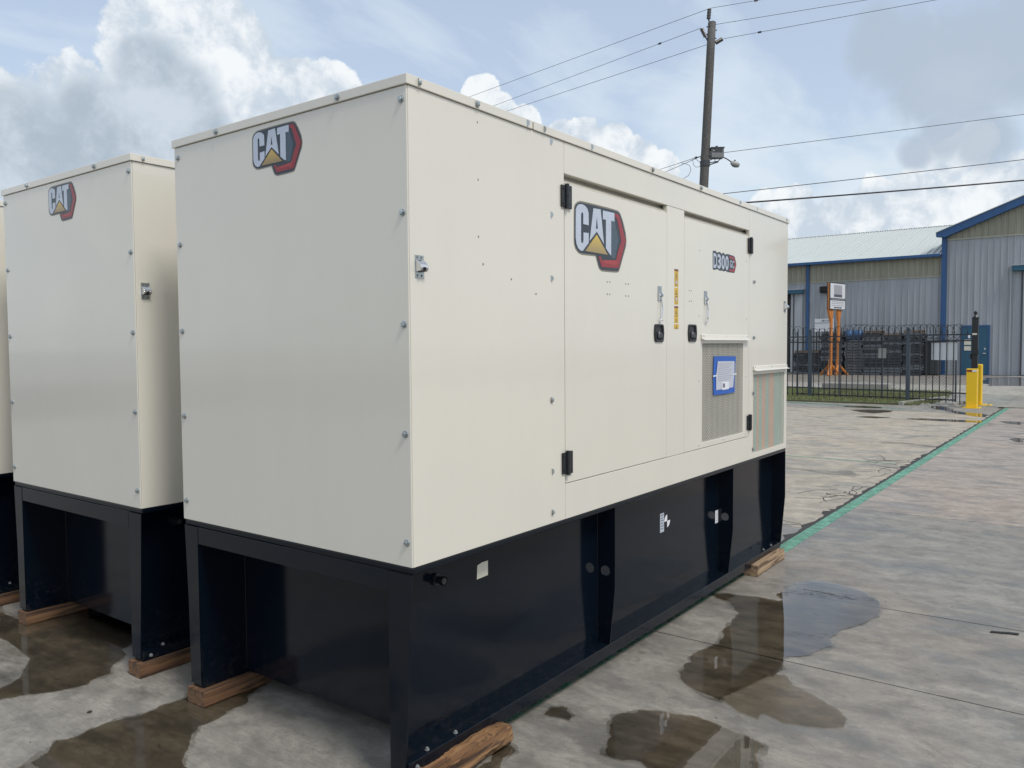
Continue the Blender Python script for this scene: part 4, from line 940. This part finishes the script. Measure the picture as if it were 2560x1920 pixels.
def wire(label, a, b, sag, r, mat='cable', grp='overhead lines', ext=1.0, splices=()):
    a, b = Vector(a), Vector(b); b = a+(b-a)*ext; n = 26; pts = []
    for i in range(n+1):
        t = i/n; p = a.lerp(b, t); p.z -= 4*sag*t*(1-t); pts.append(p)
    if splices:
        w = thing('power_line', label, 'power line', grp); MB().tube(pts, r, 5).build('conductor', mat, w)
        for t in splices:
            i = t*n; k = int(i); p = pts[k].lerp(pts[k+1], i-k); q = pts[k].lerp(pts[k+1], i-k+0.012*n/ max(1, (b-a).length/10)); MB().tube([p, q], r*4, 6).build('line_splice', 'darkgrey', w)
        return w
    return tag(MB().tube(pts, r, 5).build('power_line', mat), label, 'power line', grp)
LR = 0.0085
wire('topmost thin wire running left from the head of the pole', pp(0.21, 13.55), (28.6, 23.43, 13.9), 0, LR, ext=3.0)
wire('thin wire running left from the tilted insulator of the pole', pp(-0.08, 12.88), (28.85, 22.02, 13.3), 0, LR, ext=3.0, splices=(0.05,))
wire('lowest of the three thin wires left of the pole head', pp(0.12, 12.30), (28.57, 21.06, 12.8), 0, LR, ext=3.0)
wire('topmost thin wire running right from the head of the pole', pp(0.23, 13.56), (26.43, 8.23, 13.9), 0, LR, ext=12, splices=(0.075,))
wire('middle thin wire running right just below the pole top', pp(0.44, 13.0), (27.49, 4.93, 13.4), 0, LR, ext=6)
wire('thin wire running right from the right-hand insulator of the pole', pp(0.70, 12.5), (27.62, 2.82, 12.9), 0, LR, ext=5, splices=(0.035,))
wire('thin wire leaving the pole to the right behind the grey box', pp(0.30, 8.52, -0.2), (31.5, 0.6, 9.7), 0, 0.010, ext=2.5)
wire('middle dark cable rising to the right above the thick black cable', pp(0.05, 7.05, -0.2), (32.5, 0.65, 8.4), 0.08, 0.014, ext=2.5)
wire('thick black cable rising to the right, lowest of all the lines', pp(0.05, 6.70, -0.2), (35.58, 0.87, 8.2), 0.10, 0.030, 'blackcable', ext=2.2)
wire('upper of the two low wires left of the pole below the lamp', pp(-0.07, 8.42), (31.04, 14.3, 9.6), 0, 0.011, ext=3, splices=(0.03,))
wire('lower of the two low wires left of the pole below the lamp', pp(-0.07, 8.41), (31.56, 14.56, 9.55), 0.05, 0.011, ext=3)
for lab, P in (('thin cable loop hanging left of the pole under the low wires', [pp(-0.06, 8.05), pp(-0.25, 8.03), pp(-0.33, 8.12), pp(-0.36, 8.30), pp(-0.32, 8.36), pp(-0.12, 8.22), pp(-0.06, 8.15)]),
               ('curled loose cable end hanging beside the roof edge and pole', [pp(-0.75, 8.17), pp(-0.62, 8.16), pp(-0.46, 8.08), pp(-0.42, 7.92), pp(-0.50, 7.74), pp(-0.70, 7.62), pp(-0.66, 7.60), pp(-0.60, 7.45), pp(-0.58, 7.30)])):
    tag(MB().tube(P, 0.009, 5).build('cable_loop', 'cable', None, 0, True), lab, 'cable loop', 'loose cables at the pole')

# ------------------------------------------------------------------ grass verge, kerbs, block
VX = [(22.22, 19), (22.22, 2.45), (23.2, 2.0), (25.5, 1.95), (29.15, 2.35), (29.15, 19)]
struct(MB().prism(VX, 'z', -0.03, 0.045).build('verge_soil', 'soil'))
rg = random.Random(11); mb = MB(); cnt = 0
def inverge(x, y):
    c = False; n = len(VX)
    for i in range(n):
        (x1, y1), (x2, y2) = VX[i], VX[(i+1) % n]
        if (y1 > y) != (y2 > y) and x < (x2-x1)*(y-y1)/(y2-y1)+x1: c = not c
    return c
while cnt < 26000:
    x, y = rg.uniform(22.1, 29.2), rg.uniform(1.9, 12)
    if not inverge(x, y): continue
    bare = math.sin(x*1.9+y*0.6)*math.sin(y*1.3-x*0.7)
    if 25.4 < x < 29.2 and y < 7 and bare > 0.72: continue
    cnt += 1; h = rg.uniform(0.03, 0.085)*(1.3 if x < 22.9 else 1); a = rg.random()*6.28; w = 0.010
    lx, ly = rg.gauss(0, 0.02), rg.gauss(0, 0.02); z = 0.044
    mb.add([(x-w*math.cos(a), y-w*math.sin(a), z), (x+w*math.cos(a), y+w*math.sin(a), z), (x+lx, y+ly, z+h)], [(0, 1, 2)])
stuff(tag(mb.build('grass', 'grass'), 'short green grass in the strip under the iron fence', 'grass'))
def kerb(label, a, b, w=0.13, h=0.10):
    a, b = Vector((*a, 0)), Vector((*b, 0)); d = (b-a).normalized(); nrm = Vector((-d.y, d.x, 0))*w/2
    P = [a-nrm, b-nrm, b+nrm, a+nrm]
    o = MB().prism([(p.x, p.y) for p in P], 'z', -0.02, h).build('kerb', 'kerb', None, 0.015); return tag(o, label, 'kerb')
kerb('low concrete kerb ending the grass strip near the gate', (22.15, 2.62), (25.3, 1.98))
kerb('short concrete kerb just left of the yellow bollards', (22.6, 1.42), (25.0, 1.05), 0.12, 0.08)
MB().prism([(29.35, 4.42), (29.78, 4.45), (29.75, 6.72), (29.30, 6.75)], 'z', 0.0, 0.26)
o = MB().prism([(29.35, 4.42), (30.15, 4.45), (30.1, 6.80), (29.30, 6.75)], 'z', 0.0, 0.25).build('concrete_block', 'block', None, 0.03); tag(o, 'long low rough concrete block lying behind the grass strip', 'concrete block')
rg = random.Random(4); mb = MB()
for _ in range(55):
    x, y = rg.uniform(21.4, 23.0), rg.uniform(1.0, 2.3); s_ = rg.uniform(0.01, 0.045)
    mb.sphere((x, y, s_*0.3), s_, (1, 1, 0.6), 5, 3)
stuff(tag(mb.build('rubble', 'block'), 'small broken concrete rubble beside the kerb at the fence end', 'rubble'))

# ------------------------------------------------------------------ iron fence
FA, FB_ = Vector((24.06, 5.65, 0)), Vector((23.38, 2.67, 0)); FD = (FB_-FA).normalized(); FN = Vector((FD.y, -FD.x, 0))
if FN.x > 0: FN = -FN                               # towards the camera side
def fp(y, z, off=0.0):                              # point on the fence line by its y
    t = (y-FA.y)/FD.y; p = FA+FD*t+FN*off; return Vector((p.x, p.y, z))
def fbox(y, w, z0, z1, d=None, off=0.0, mb=None):
    d = d or w; c = fp(y, 0, off); e = FD*w/2; q = FN*d/2; P = [c-e-q, c+e-q, c+e+q, c-e+q]
    mb = mb or MB(); return mb.prism([(p.x, p.y) for p in P], 'z', z0, z1)
fence = thing('iron_fence', 'dark iron picket fence with square posts behind the grass strip', 'fence')
PY = [8.71, 5.65, 2.67]
for y in PY:
    o = bpy.data.objects.new('fence_post', None); COL.objects.link(o); o.parent = fence
    fbox(y, 0.095, 0.0, 2.10).build('post_shaft', 'ironpost', o, 0.006); fbox(y, 0.115, 2.10, 2.125).build('post_cap', 'ironpost', o)
    c = fp(y, 2.15); MB().sphere(c, 0.035).build('post_ball', 'ironpost', o)
pc = fp(0, 0)
ang = math.atan2(FD.y, FD.x)
pk = MB().box(-0.0105, 0.0105, -0.0105, 0.0105, 0.035, 2.16)
pk.add([(-0.018, -0.006, 2.16), (0.018, -0.006, 2.16), (0.018, 0.006, 2.16), (-0.018, 0.006, 2.16), (0, 0, 2.235)], [(0, 1, 4), (1, 2, 4), (2, 3, 4), (3, 0, 4), (0, 3, 2, 1)])
PK = pk.mesh('picket', MT['ironfence'])
y = 8.53
while y > 1.15:
    if min(abs(y-q) for q in PY) > 0.07: link('picket', PK, fence, fp(y, 0), (0, 0, ang))
    y -= 0.1765
for z in (1.945, 1.777, 0.325):
    a, b = fp(8.71, z), fp(0.98, z)
    e = FN*0.016; MB().add([a-e+Vector((0,0,-.018)), a+e+Vector((0,0,-.018)), a+e+Vector((0,0,.018)), a-e+Vector((0,0,.018)), b-e+Vector((0,0,-.018)), b+e+Vector((0,0,-.018)), b+e+Vector((0,0,.018)), b-e+Vector((0,0,.018))],
        [(0,1,2,3),(7,6,5,4),(0,4,5,1),(1,5,6,2),(2,6,7,3),(3,7,4,0)]).build('rail', 'ironfence', fence)
rz_ = thing('razor_wire', 'coiled razor wire looping along the top of the iron fence', 'razor wire')
rg = random.Random(8); pts = []; mb2 = MB(); yy = 8.8; k = 0
while yy > 1.25:
    a = k*math.pi/9; R_ = 0.225+0.03*math.sin(yy*2.1); sag = 0.03*math.sin(yy*3.3)
    dens = 0.0150 if not (1.2 < yy < 2.9 or 3.2 < yy < 4.3) else 0.0085
    p = fp(yy, 2.03+sag+R_*math.sin(a), R_*0.35*math.sin(a)); p += FD*R_*math.cos(a)
    pts.append(p); yy -= dens; k += 1
MB().tube(pts, 0.0068, 4).build('coil', 'razor', rz_)
for i in range(0, len(pts)-1, 3):
    d = (pts[i+1]-pts[i]).normalized(); n_ = d.cross(Vector((0.3, 0.1, 1))).normalized()
    mb2.add([pts[i]-n_*0.022, pts[i]+d*0.018, pts[i]+n_*0.022, pts[i]-d*0.018], [(0, 1, 2, 3)])
stuff(mb2.build('barb', 'razor', rz_))
wb = MB(); 
o = fbox(1.73, 0.68, 1.238, 1.728, 0.006, -0.05).build('blank_panel', 'white'); o.data.materials[0] = MT['wp'] if 'wp' in MT else MT['white']
tag(o, 'blank pale blue-white sheet fixed to the fence near the gate post', 'panel')
# chain-link gate standing just behind the pickets
cg = thing('chain_link_gate', 'chain-link gate with a small blank plate standing behind the iron pickets', 'gate')
for yq, top in ((6.30, 2.12), (4.9, 1.78), (3.58, 2.05), (1.55, 1.78)):
    c0, c1 = fp(yq, 0.02, -0.40), fp(yq, top, -0.40); MB().tube([c0, c1], 0.030 if top > 2.1 else 0.022, 8).build('gate_post', 'ironpost', cg)
for z in (1.77, 0.10): MB().tube([fp(6.3, z, -0.40), fp(1.55, z, -0.40)], 0.021, 6).build('gate_rail', 'ironfence', cg)
mb = MB(); st = 0.085; H_ = 1.67
n = int((6.3-1.55)/st)
for i in range(-int(H_/st), n+1):
    for s_ in (1, -1):
        t0 = max(0, -i) if s_ == 1 else max(0, 0); ya = i*st; pts_ = []
        za, zb = 0.0, H_; y0_, y1_ = ya, ya+H_
        a0 = max(0.0, -y0_); a1 = min(H_, (6.3-1.55)-y0_)
        if a1 <= a0: continue
        z0_, z1_ = (a0, a1) if s_ == 1 else (H_-a0, H_-a1)
        mb.tube([fp(1.55+y0_+a0, 0.10+z0_, -0.40), fp(1.55+y0_+a1, 0.10+z1_, -0.40)], 0.0026, 3, caps=False)
stuff(mb.build('chain_mesh', 'ironfence', cg))
fbox(3.57, 0.235, 1.275, 1.575, 0.006, -0.36).build('gate_plate', 'lampmetal', cg)

# ------------------------------------------------------------------ gate post and bollards
gp = thing('gate_post', 'tall black square gate post with ball finial behind the first yellow bollard', 'gate post')
gx, gy = 22.98, 0.94
B(gx-0.075, gx+0.075, gy-0.075, gy+0.075, 0, 2.38).build('post_shaft', 'plastic', gp, 0.008)
MB().prism([(gx-0.09, gy-0.09), (gx+0.09, gy-0.09), (gx+0.09, gy+0.09), (gx-0.09, gy+0.09)], 'z', 2.38, 2.405).build('post_cap', 'plastic', gp, 0.006)
MB().tube([(gx, gy, 2.40), (gx, gy, 2.45), (gx, gy, 2.475), (gx, gy, 2.50)], [0.07, 0.045, 0.028, 0.04], 10).build('finial_neck', 'plastic', gp)
MB().sphere((gx, gy, 2.535), 0.05).build('finial_ball', 'plastic', gp, 0, True)
B(gx-0.13, gx-0.075, gy-0.10, gy+0.02, 1.40, 1.53).build('latch_box', 'plastic', gp, 0.005)
B(gx-0.13, gx+0.0, gy+0.075, gy+0.11, 1.28, 1.42).build('latch_bracket', 'plastic', gp, 0.004)
B(gx-0.085, gx-0.0755, gy-0.05, gy+0.06, 1.93, 1.975).build('reflective_tag', 'tape', gp)
for z in (1.945, 1.777): MB().tube([fp(1.10, z), Vector((gx, gy+0.07, z))], 0.018, 6).build('gate_hook', 'ironfence', gp)
b1 = thing('yellow_bollard', 'nearer yellow bollard with red and white reflector at its top', 'bollard', 'yellow bollards by the gate')
B(21.98, 22.22, 0.755, 1.010, 0.012, 1.035).build('bollard_body', 'yellow', b1, 0.012)
B(21.86, 22.36, 0.68, 1.09, 0.0, 0.014).build('base_plate', 'yellow', b1, 0.002)
B(21.974, 21.9795, 0.875, 1.000, 0.955, 1.005).build('reflector_red', 'redtape', b1)
B(21.974, 21.9795, 0.765, 0.8745, 0.955, 1.005).build('reflector_white', 'white', b1)
for x, y in ((21.91, 0.72), (21.91, 1.05)): link('anchor_bolt', BOLT, b1, (x, y, 0.014))
b2 = thing('yellow_bollard', 'farther yellow bollard, its base plate reaching out to the right', 'bollard', 'yellow bollards by the gate')
B(23.28, 23.50, 0.795, 1.045, 0.016, 1.125).build('bollard_body', 'yellow', b2, 0.03)
B(23.10, 23.62, 0.56, 1.10, 0.0, 0.018).build('base_plate', 'yellow', b2, 0.002)
for x, y in ((23.15, 0.61), (23.56, 0.61)): link('anchor_bolt', BOLT, b2, (x, y, 0.018)).scale = (2, 2, 3)
struct(B(22.585, 22.625, -9, 0.62, 0.002, 0.010).build('gate_track', 'joint'))

# pale standpipe near the warehouse
sp = thing('standpipe', 'faded yellow pipe bollard with a sideways cap in front of the warehouse corner', 'pipe')
MB().tube([(46, 5.88, 0), (46, 5.88, 1.0)], 0.075, 12).build('pipe_body', 'paleyellow', sp)
MB().tube([(46, 5.78, 1.0), (46, 6.06, 1.0)], 0.085, 12).build('pipe_cap', 'paleyellow', sp)

# ------------------------------------------------------------------ signs
sg = thing('company_sign', 'tall white sign board on two orange legs in front of the grey warehouse', 'sign')
SO = Vector((43.0, 10.23, 0)); SU = Vector((math.cos(R(-9.8)), math.sin(R(-9.8)), 0)); SN = Vector((SU.y, -SU.x, 0))
def spt(u, z, k=0.0): return SO+SU*u+SN*k+Vector((0, 0, z))
def sbox(u0, u1, z0, z1, k0, k1): return MB().add([spt(u, z, k) for z in (z0, z1) for (u, k) in ((u0, k0), (u1, k0), (u1, k1), (u0, k1))], [(0,3,2,1),(4,5,6,7),(0,1,5,4),(1,2,6,5),(2,3,7,6),(3,0,4,7)])
SZ0, SZ1, SW = 3.60, 5.06, 1.90
sbox(0, SW, SZ0, SZ1, 0.0, 0.03).build('sign_frame', 'darkgrey', sg, 0)
sbox(0.0, SW, SZ0, SZ1, -0.14, -0.11).build('rear_board', 'darkgrey', sg, 0)
sbox(0.02, SW-0.02, SZ0+0.02, SZ1-0.02, -0.1095, -0.0005).build('sign_core', 'orange', sg)
sbox(0.05, SW-0.05, SZ0+0.03, SZ1-0.05, 0.0305, 0.034).build('sign_face', 'white', sg)
sbox(0.47, 1.45, 4.28, 4.93, 0.0345, 0.037).build('emblem_field', 'inkpale', sg)
sbox(0.47, 1.45, 4.28, 4.42, 0.0375, 0.040).build('emblem_band', 'ink', sg)
for k in range(5): sbox(0.52+k*0.185, 0.60+k*0.185, 4.52, 4.84, 0.0375, 0.039).build('emblem_bar', 'lampmetal', sg)
sbox(0.05, SW-0.05, 4.09, 4.22, 0.0345, 0.038).build('address_band', 'ink', sg)
for k in range(9): sbox(0.18+k*0.18, 0.18+k*0.18+0.11, 4.13, 4.175, 0.0385, 0.040).build('printed_word', 'lampmetal', sg)
for z, n_, m_ in ((3.99, 7, 'inkpale'), (3.90, 8, 'inkpale'), (3.79, 9, 'inkpale')):
    for k in range(n_): sbox(0.20+k*1.5/n_, 0.20+(k+0.78)*1.5/n_, z, z+0.045, 0.0345, 0.037).build('printed_word', m_, sg)
for k in range(3): sbox(0.50+k*0.32, 0.50+k*0.32+0.27, 3.665, 3.74, 0.0345, 0.037).build('printed_number', 'ink', sg)
for u in (0.42, 1.32):
    sbox(u-0.09, u+0.09, 0.35, 3.60, -0.14, -0.03).build('sign_leg', 'orange', sg, 0.01)
    MB().add([spt(u-0.09, 3.0, -0.05), spt(u-0.38 if u < 1 else u-0.2, 3.60, -0.05), spt(u+0.2 if u < 1 else u+0.30, 3.60, -0.05), spt(u+0.09, 3.0, -0.05), spt(u-0.09, 3.0, -0.16), spt(u-0.38 if u < 1 else u-0.2, 3.60, -0.16), spt(u+0.2 if u < 1 else u+0.30, 3.60, -0.16), spt(u+0.09, 3.0, -0.16)], [(0,1,2,3),(7,6,5,4),(0,4,5,1),(1,5,6,2),(2,6,7,3),(3,7,4,0)]).build('leg_gusset', 'orange', sg)
    sbox(u-0.11, u+0.11, 0.0, 0.9, -0.17, -0.04).build('leg_socket', 'orange', sg, 0.01)
    for du, dk in ((-0.60, 0.1), (0.50, 0.40), (0.2, -0.7)):
        p0, p1 = spt(u, 0.62, -0.1), spt(u+du*0.8, 0.04, -0.1+dk*0.9)
        MB().tube([p0, p1, p1+Vector((0, 0, -0.03))], 0.07, 4).build('foot_brace', 'orange', sg)
sg2 = thing('notice_board', 'lower small white board behind the orange sign legs', 'sign')
B(46.2, 46.25, 10.85, 11.92, 2.45, 3.19).build('board', 'white', sg2)
B(46.19, 46.2, 10.86, 11.91, 2.94, 2.965).build('board_stripe', 'grey', sg2)
for k in range(6): B(46.192, 46.2, 10.96+k*0.105, 11.03+k*0.105, 3.03, 3.13).build('printed_letter', 'ink' if k in (1, 4) else 'inkpale', sg2)
for y in (10.95, 11.82): B(46.25, 46.31, y-0.03, y+0.03, 0, 3.15).build('board_leg', 'darkgrey', sg2)

# ------------------------------------------------------------------ stacks of pallets
def pallet_mesh(name, lx, ly, mat, gap=0.045):
    mb = MB(); h = 0.145; nb = 7
    for k in range(nb): y = -ly/2+k*(ly-0.1)/(nb-1); mb.box(-lx/2, lx/2, y, y+0.10, h-0.022, h)
    for k in range(3): x = -lx/2+k*(lx-0.09)/2; mb.box(x, x+0.09, -ly/2, ly/2, 0.022, h-0.022)
    for k in range(3): y = -ly/2+k*(ly-0.1)/2; mb.box(-lx/2, lx/2, y, y+0.10, 0, 0.022)
    return mb.mesh(name, MT[mat])
ORD = ['bottom', 'second', 'third', 'fourth', 'fifth', 'sixth', 'seventh', 'eighth', 'ninth', 'tenth', 'eleventh', 'twelfth', 'thirteenth', 'fourteenth', 'fifteenth', 'sixteenth', 'seventeenth', 'eighteenth']
rg = random.Random(21)
def stack(where, y0, y1, top, x, jx, wood_top=0, mat='pallet', ps=0.152):
    n = round(top/ps); me = pallet_mesh('pallet', 1.15, abs(y1-y0)-0.03, mat); mw = pallet_mesh('pallet', 1.1, abs(y1-y0)*0.9, 'palletwood'); mg = pallet_mesh('pallet', 1.15, abs(y1-y0)-0.03, 'palletgrey')
    for k in range(n):
        w = k >= n-wood_top; o = link('pallet', mw if w else (mg if rg.random() < 0.38 else me), None, (x+rg.gauss(0, jx), (y0+y1)/2+rg.gauss(0, jx*1.4), k*ps), (0, 0, rg.gauss(0, jx*0.9)))
        pos = ORD[k]+' from the bottom' if 0 < k < n-1 else ('bottom' if k == 0 else 'top')
        tag(o, f"{'brownish wooden' if w else 'dark'} pallet, {pos} of the {where}", 'pallet', 'stacked pallets behind the iron fence')
stack('untidy low stack left of the orange sign', 11.15, 12.65, 1.43, 45.4, 0.06, 1)
stack('tall stack behind the left sign leg', 9.95, 11.15, 2.50, 45.3, 0.025)
stack('stack under the blue drum', 8.88, 9.90, 1.88, 45.3, 0.03, 0, 'palletgrey')
stack('stack right of the blue drum', 7.93, 8.86, 2.40, 45.2, 0.03, 1)
stack('stack behind the small blank gate plate', 6.95, 7.91, 2.30, 45.2, 0.02, 1)
stack('stack left of the big dark container', 5.98, 6.93, 2.46, 45.4, 0.02, 1)
dr = thing('plastic_drum', 'blue drum lying on the pallet stack behind the orange sign legs', 'drum')
MB().tube([(45.0, 9.0+t*0.85, 2.20) for t in (0, 0.03, 0.3, 0.32, 0.68, 0.7, 0.97, 1)], [0.26, 0.29, 0.29, 0.275, 0.275, 0.29, 0.29, 0.26], 18).build('drum_body', 'drum', dr, 0, True)
MB().tube([(45.0, 8.985, 2.33), (45.0, 9.0, 2.33)], 0.04, 10).build('drum_bung', 'darkgrey', dr)
ct = thing('container', 'dark flat-sided container between the pallets and the pale pipe', 'container')
B(45.7, 46.7, 5.35, 6.55, 0.06, 1.78).build('container_body', 'darkgrey', ct, 0.02)
B(45.66, 46.74, 5.31, 6.59, 1.78, 1.86).build('container_rim', 'palletgrey', ct, 0.01)
for k in range(5): B(45.66, 45.70, 5.42+k*0.25, 5.48+k*0.25, 0.06, 1.78).build('container_rib', 'darkgrey', ct)
for y in (5.45, 6.35): B(45.8, 46.6, y-0.05, y+0.05, 0, 0.06).build('container_skid', 'darkgrey', ct)

# ------------------------------------------------------------------ warehouse on the left
def wall_panel_mesh(name, w, z0, z1, mat, ribs=3, y_top=None):
    """ribbed sheet in the plane x=0 running from y=0 to y=w; y_top(y) gives a sloping top"""
    mb = MB(); top = y_top or (lambda y: z1)
    prof = [(0, 0)]
    for k in range(ribs):
        c = (k+0.5)*w/ribs; prof += [(c-0.035, 0), (c-0.020, -0.032), (c+0.020, -0.032), (c+0.035, 0)]
    prof.append((w, 0)); n = len(prof)
    for (ya, xa), (yb, xb) in zip(prof, prof[1:]):
        mb.add([(xa, ya, z0), (xb, yb, z0), (xb, yb, top(yb)), (xa, ya, top(ya))], [(0, 1, 2, 3)])
    return mb.mesh(name, MT[mat])
w1 = thing('warehouse', 'long grey warehouse with a pale ribbed roof and blue eave on the left', 'warehouse')
PW = 0.889
B(47.06, 70, 5.46, 22.3, 0.0, 6.45).build('core_wall', 'wallpale', w1)
GW = wall_panel_mesh('wall_panel', PW-0.006, 0.02, 5.38, 'wall'); FW = wall_panel_mesh('fibreglass_panel', PW-0.030, 5.375, 6.40, 'fibre')
for k in range(19):
    y = 5.47+k*PW
    link('wall_panel', GW, w1, (47.05, y, 0)); link('fibreglass_panel', FW, w1, (47.05, y, 0))
    B(47.028, 47.045, y-0.045, y+0.020, 5.375, 6.40).build('fibreglass_lap', 'fibreedge', w1)
B(47.00, 47.018, 5.47, 22.3, 5.34, 5.41).build('fibreglass_lap', 'fibreedge', w1)
slope = (9.30-6.50)/10.3
def roof_sheet(name, w, run, rise, mat, ribs=3):
    mb = MB(); prof = [(0, 0)]
    for k in range(ribs):
        c = (k+0.5)*w/ribs; prof += [(c-0.045, 0), (c-0.024, 0.045), (c+0.024, 0.045), (c+0.045, 0)]
    prof.append((w, 0))
    for (ya, za), (yb, zb) in zip(prof, prof[1:]):
        mb.add([(0, ya, za), (0, yb, zb), (run, yb, zb+rise), (run, ya, za+rise)], [(0, 1, 2, 3)])
    return mb.mesh(name, MT[mat])
RS = roof_sheet('roof_panel', PW-0.004, 10.35, 10.35*slope, 'roofsheet')
for k in range(19): link('roof_panel', RS, w1, (46.70, 5.47+k*PW, 6.515))
MB().prism([(57.0, 9.30), (57.06, 9.40), (57.30, 9.40), (57.35, 9.30), (70, 6.5), (57.3, 9.25)], 'y', 5.47, 22.3).build('ridge_cap', 'roofsheet', w1)
for k in range(57): B(57.0, 57.04, 5.55+k*0.2963, 5.55+k*0.2963+0.17, 9.325, 9.375).build('ridge_closure', 'darkgrey', w1)
B(46.62, 46.80, 5.50, 22.3, 6.395, 6.56).build('eave_gutter', 'blue', w1, 0.02)
B(46.90, 47.01, 12.48, 12.64, 0.9, 6.40).build('downspout', 'blue', w1, 0.01)
MB().prism([(47.0, 4.76), (46.55, 4.76), (46.55, 4.98), (47.0, 5.02)], 'y', 12.80, 16.4)
dh = bpy.data.objects.new('door_hood', None); COL.objects.link(dh); dh.parent = w1
B(46.62, 47.02, 12.80, 16.4, 4.75, 4.97).build('hood_box', 'bluedoor', dh, 0.01); B(46.60, 47.03, 12.78, 16.42, 4.97, 5.02).build('hood_flashing', 'wallpale', dh)
B(46.96, 47.02, 12.86, 13.55, 0.05, 4.74).build('sliding_door', 'wallpale', w1)
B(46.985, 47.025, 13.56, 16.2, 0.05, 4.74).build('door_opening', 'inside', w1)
B(46.94, 46.96, 13.34, 13.40, 0.05, 4.70).build('door_edge', 'darkgrey', w1)
MB().prism([(47.01, 4.76), (46.80, 4.72), (46.70, 4.80), (46.66, 5.10), (47.01, 5.10)], 'y', 11.32, 11.80).build('wall_light', 'plastic', w1, 0.01)

# ------------------------------------------------------------------ gabled warehouse on the right
w2 = thing('warehouse', 'taller grey gabled warehouse with blue trim and blue door at the right edge', 'warehouse')
GS = 0.392; YE, YR = 5.30, -4.6
def gz(y): return 7.60+GS*(YE-y) if y > YR else 7.60+GS*(YE-YR)-GS*(YR-y)
MB().prism([(5.2, 0), (5.2, 7.52), (YR, gz(YR)-0.10), (-14.4, 7.52), (-14.4, 0)], 'x', 46.98, 75).build('core_wall', 'wallpale', w2)
k = 0; y = 5.20-PW; last = None
DY0, DY1 = 3.10, 4.48
while y > -14.4:
    z0, zt = 0.02, 7.30
    if y < DY1 and y+PW > DY0: pass
    link('wall_panel', wall_panel_mesh('wall_panel', PW-0.006, 0.02, 7.30, 'wall'), w2, (46.965, y, 0)) if k == 0 else link('wall_panel', last, w2, (46.965, y, 0))
    if k == 0: last = bpy.data.objects[[o.name for o in COL.objects if o.parent == w2 and o.name.startswith('wall_panel')][-1]].data
    yy0 = y
    link('fibreglass_panel', wall_panel_mesh('fibreglass_panel', PW-0.03, 7.30, 0, 'fibre', 3, lambda q, yy0=yy0: gz(yy0+q)-0.12), w2, (46.965, y, 0))
    B(46.943, 46.960, y-0.03, y+0.02, 7.30, gz(y)-0.12).build('fibreglass_lap', 'fibreedge', w2)
    y -= PW; k += 1
B(46.915, 46.932, -14.4, 5.2, 7.24, 7.33).build('fibreglass_lap', 'fibreedge', w2)
B(46.86, 47.03, 5.205, 5.455, 0.0, 7.62).build('corner_trim', 'blue', w2, 0.01)
MB().prism([(5.70, 7.46), (5.70, 7.66), (YR, gz(YR)+0.14), (YR, gz(YR)-0.20), (5.28, 7.40)], 'x', 46.60, 46.93).build('rake_trim', 'blue', w2, 0.006)
MB().prism([(-14.9, 7.46), (-14.9, 7.66), (YR, gz(YR)+0.14), (YR, gz(YR)-0.20)], 'x', 46.60, 46.93).build('rake_trim', 'blue', w2, 0.006)
MB().prism([(5.72, 7.665), (5.72, 7.70), (YR, gz(YR)+0.19), (YR, gz(YR)+0.145)], 'x', 46.56, 75).build('roof', 'roofsheet', w2)
MB().prism([(-14.92, 7.665), (-14.92, 7.70), (YR, gz(YR)+0.19), (YR, gz(YR)+0.145)], 'x', 46.56, 75).build('roof', 'roofsheet', w2)
dr_ = bpy.data.objects.new('door', None); COL.objects.link(dr_); dr_.parent = w2
B(46.88, 46.93, 3.19, 4.40, 0.02, 2.58).build('door_leaf', 'bluedoor', dr_, 0.005)
B(46.86, 46.94, 4.40, 4.47, 0, 2.66).build('door_jamb', 'blue', dr_); B(46.86, 46.94, 3.12, 3.19, 0, 2.66).build('door_jamb', 'blue', dr_); B(46.86, 46.94, 3.19, 4.40, 2.58, 2.66).build('door_head', 'blue', dr_)
B(46.80, 46.88, 3.28, 3.42, 1.14, 1.19).build('door_lever', 'chrome', dr_); B(46.862, 46.88, 3.30, 3.37, 1.36, 1.46).build('door_lock', 'chrome', dr_)
B(46.86, 46.879, 3.98, 4.30, 1.62, 1.90).build('door_notice', 'tape', dr_); B(46.86, 46.879, 3.98, 4.30, 1.32, 1.55).build('door_notice', 'tape', dr_)
B(46.86, 46.879, 4.02, 4.12, 1.98, 2.14).build('door_notice', 'paperwhite', dr_)
dh = bpy.data.objects.new('door_hood', None); COL.objects.link(dh); dh.parent = w2
B(46.55, 46.93, -3.2, 2.16, 5.41, 5.68).build('hood_box', 'bluedoor', dh, 0.01); B(46.53, 46.93, -3.22, 2.18, 5.68, 5.73).build('hood_flashing', 'wallpale', dh)
B(46.87, 46.93, -3.0, 1.72, 0.05, 5.40).build('sliding_door', 'wallpale', w2); B(46.85, 46.87, 1.68, 1.73, 0.05, 5.40).build('door_edge', 'darkgrey', w2)
B(46.88, 46.93, 2.20, 2.25, 0.05, 5.75).build('door_track_trim', 'wallpale', w2)
struct(B(46.5, 46.82, -14, 3.0, 0.001, 0.004).build('wall_foot_strip', 'joint'))  # dark strip on the ground along the wall foot
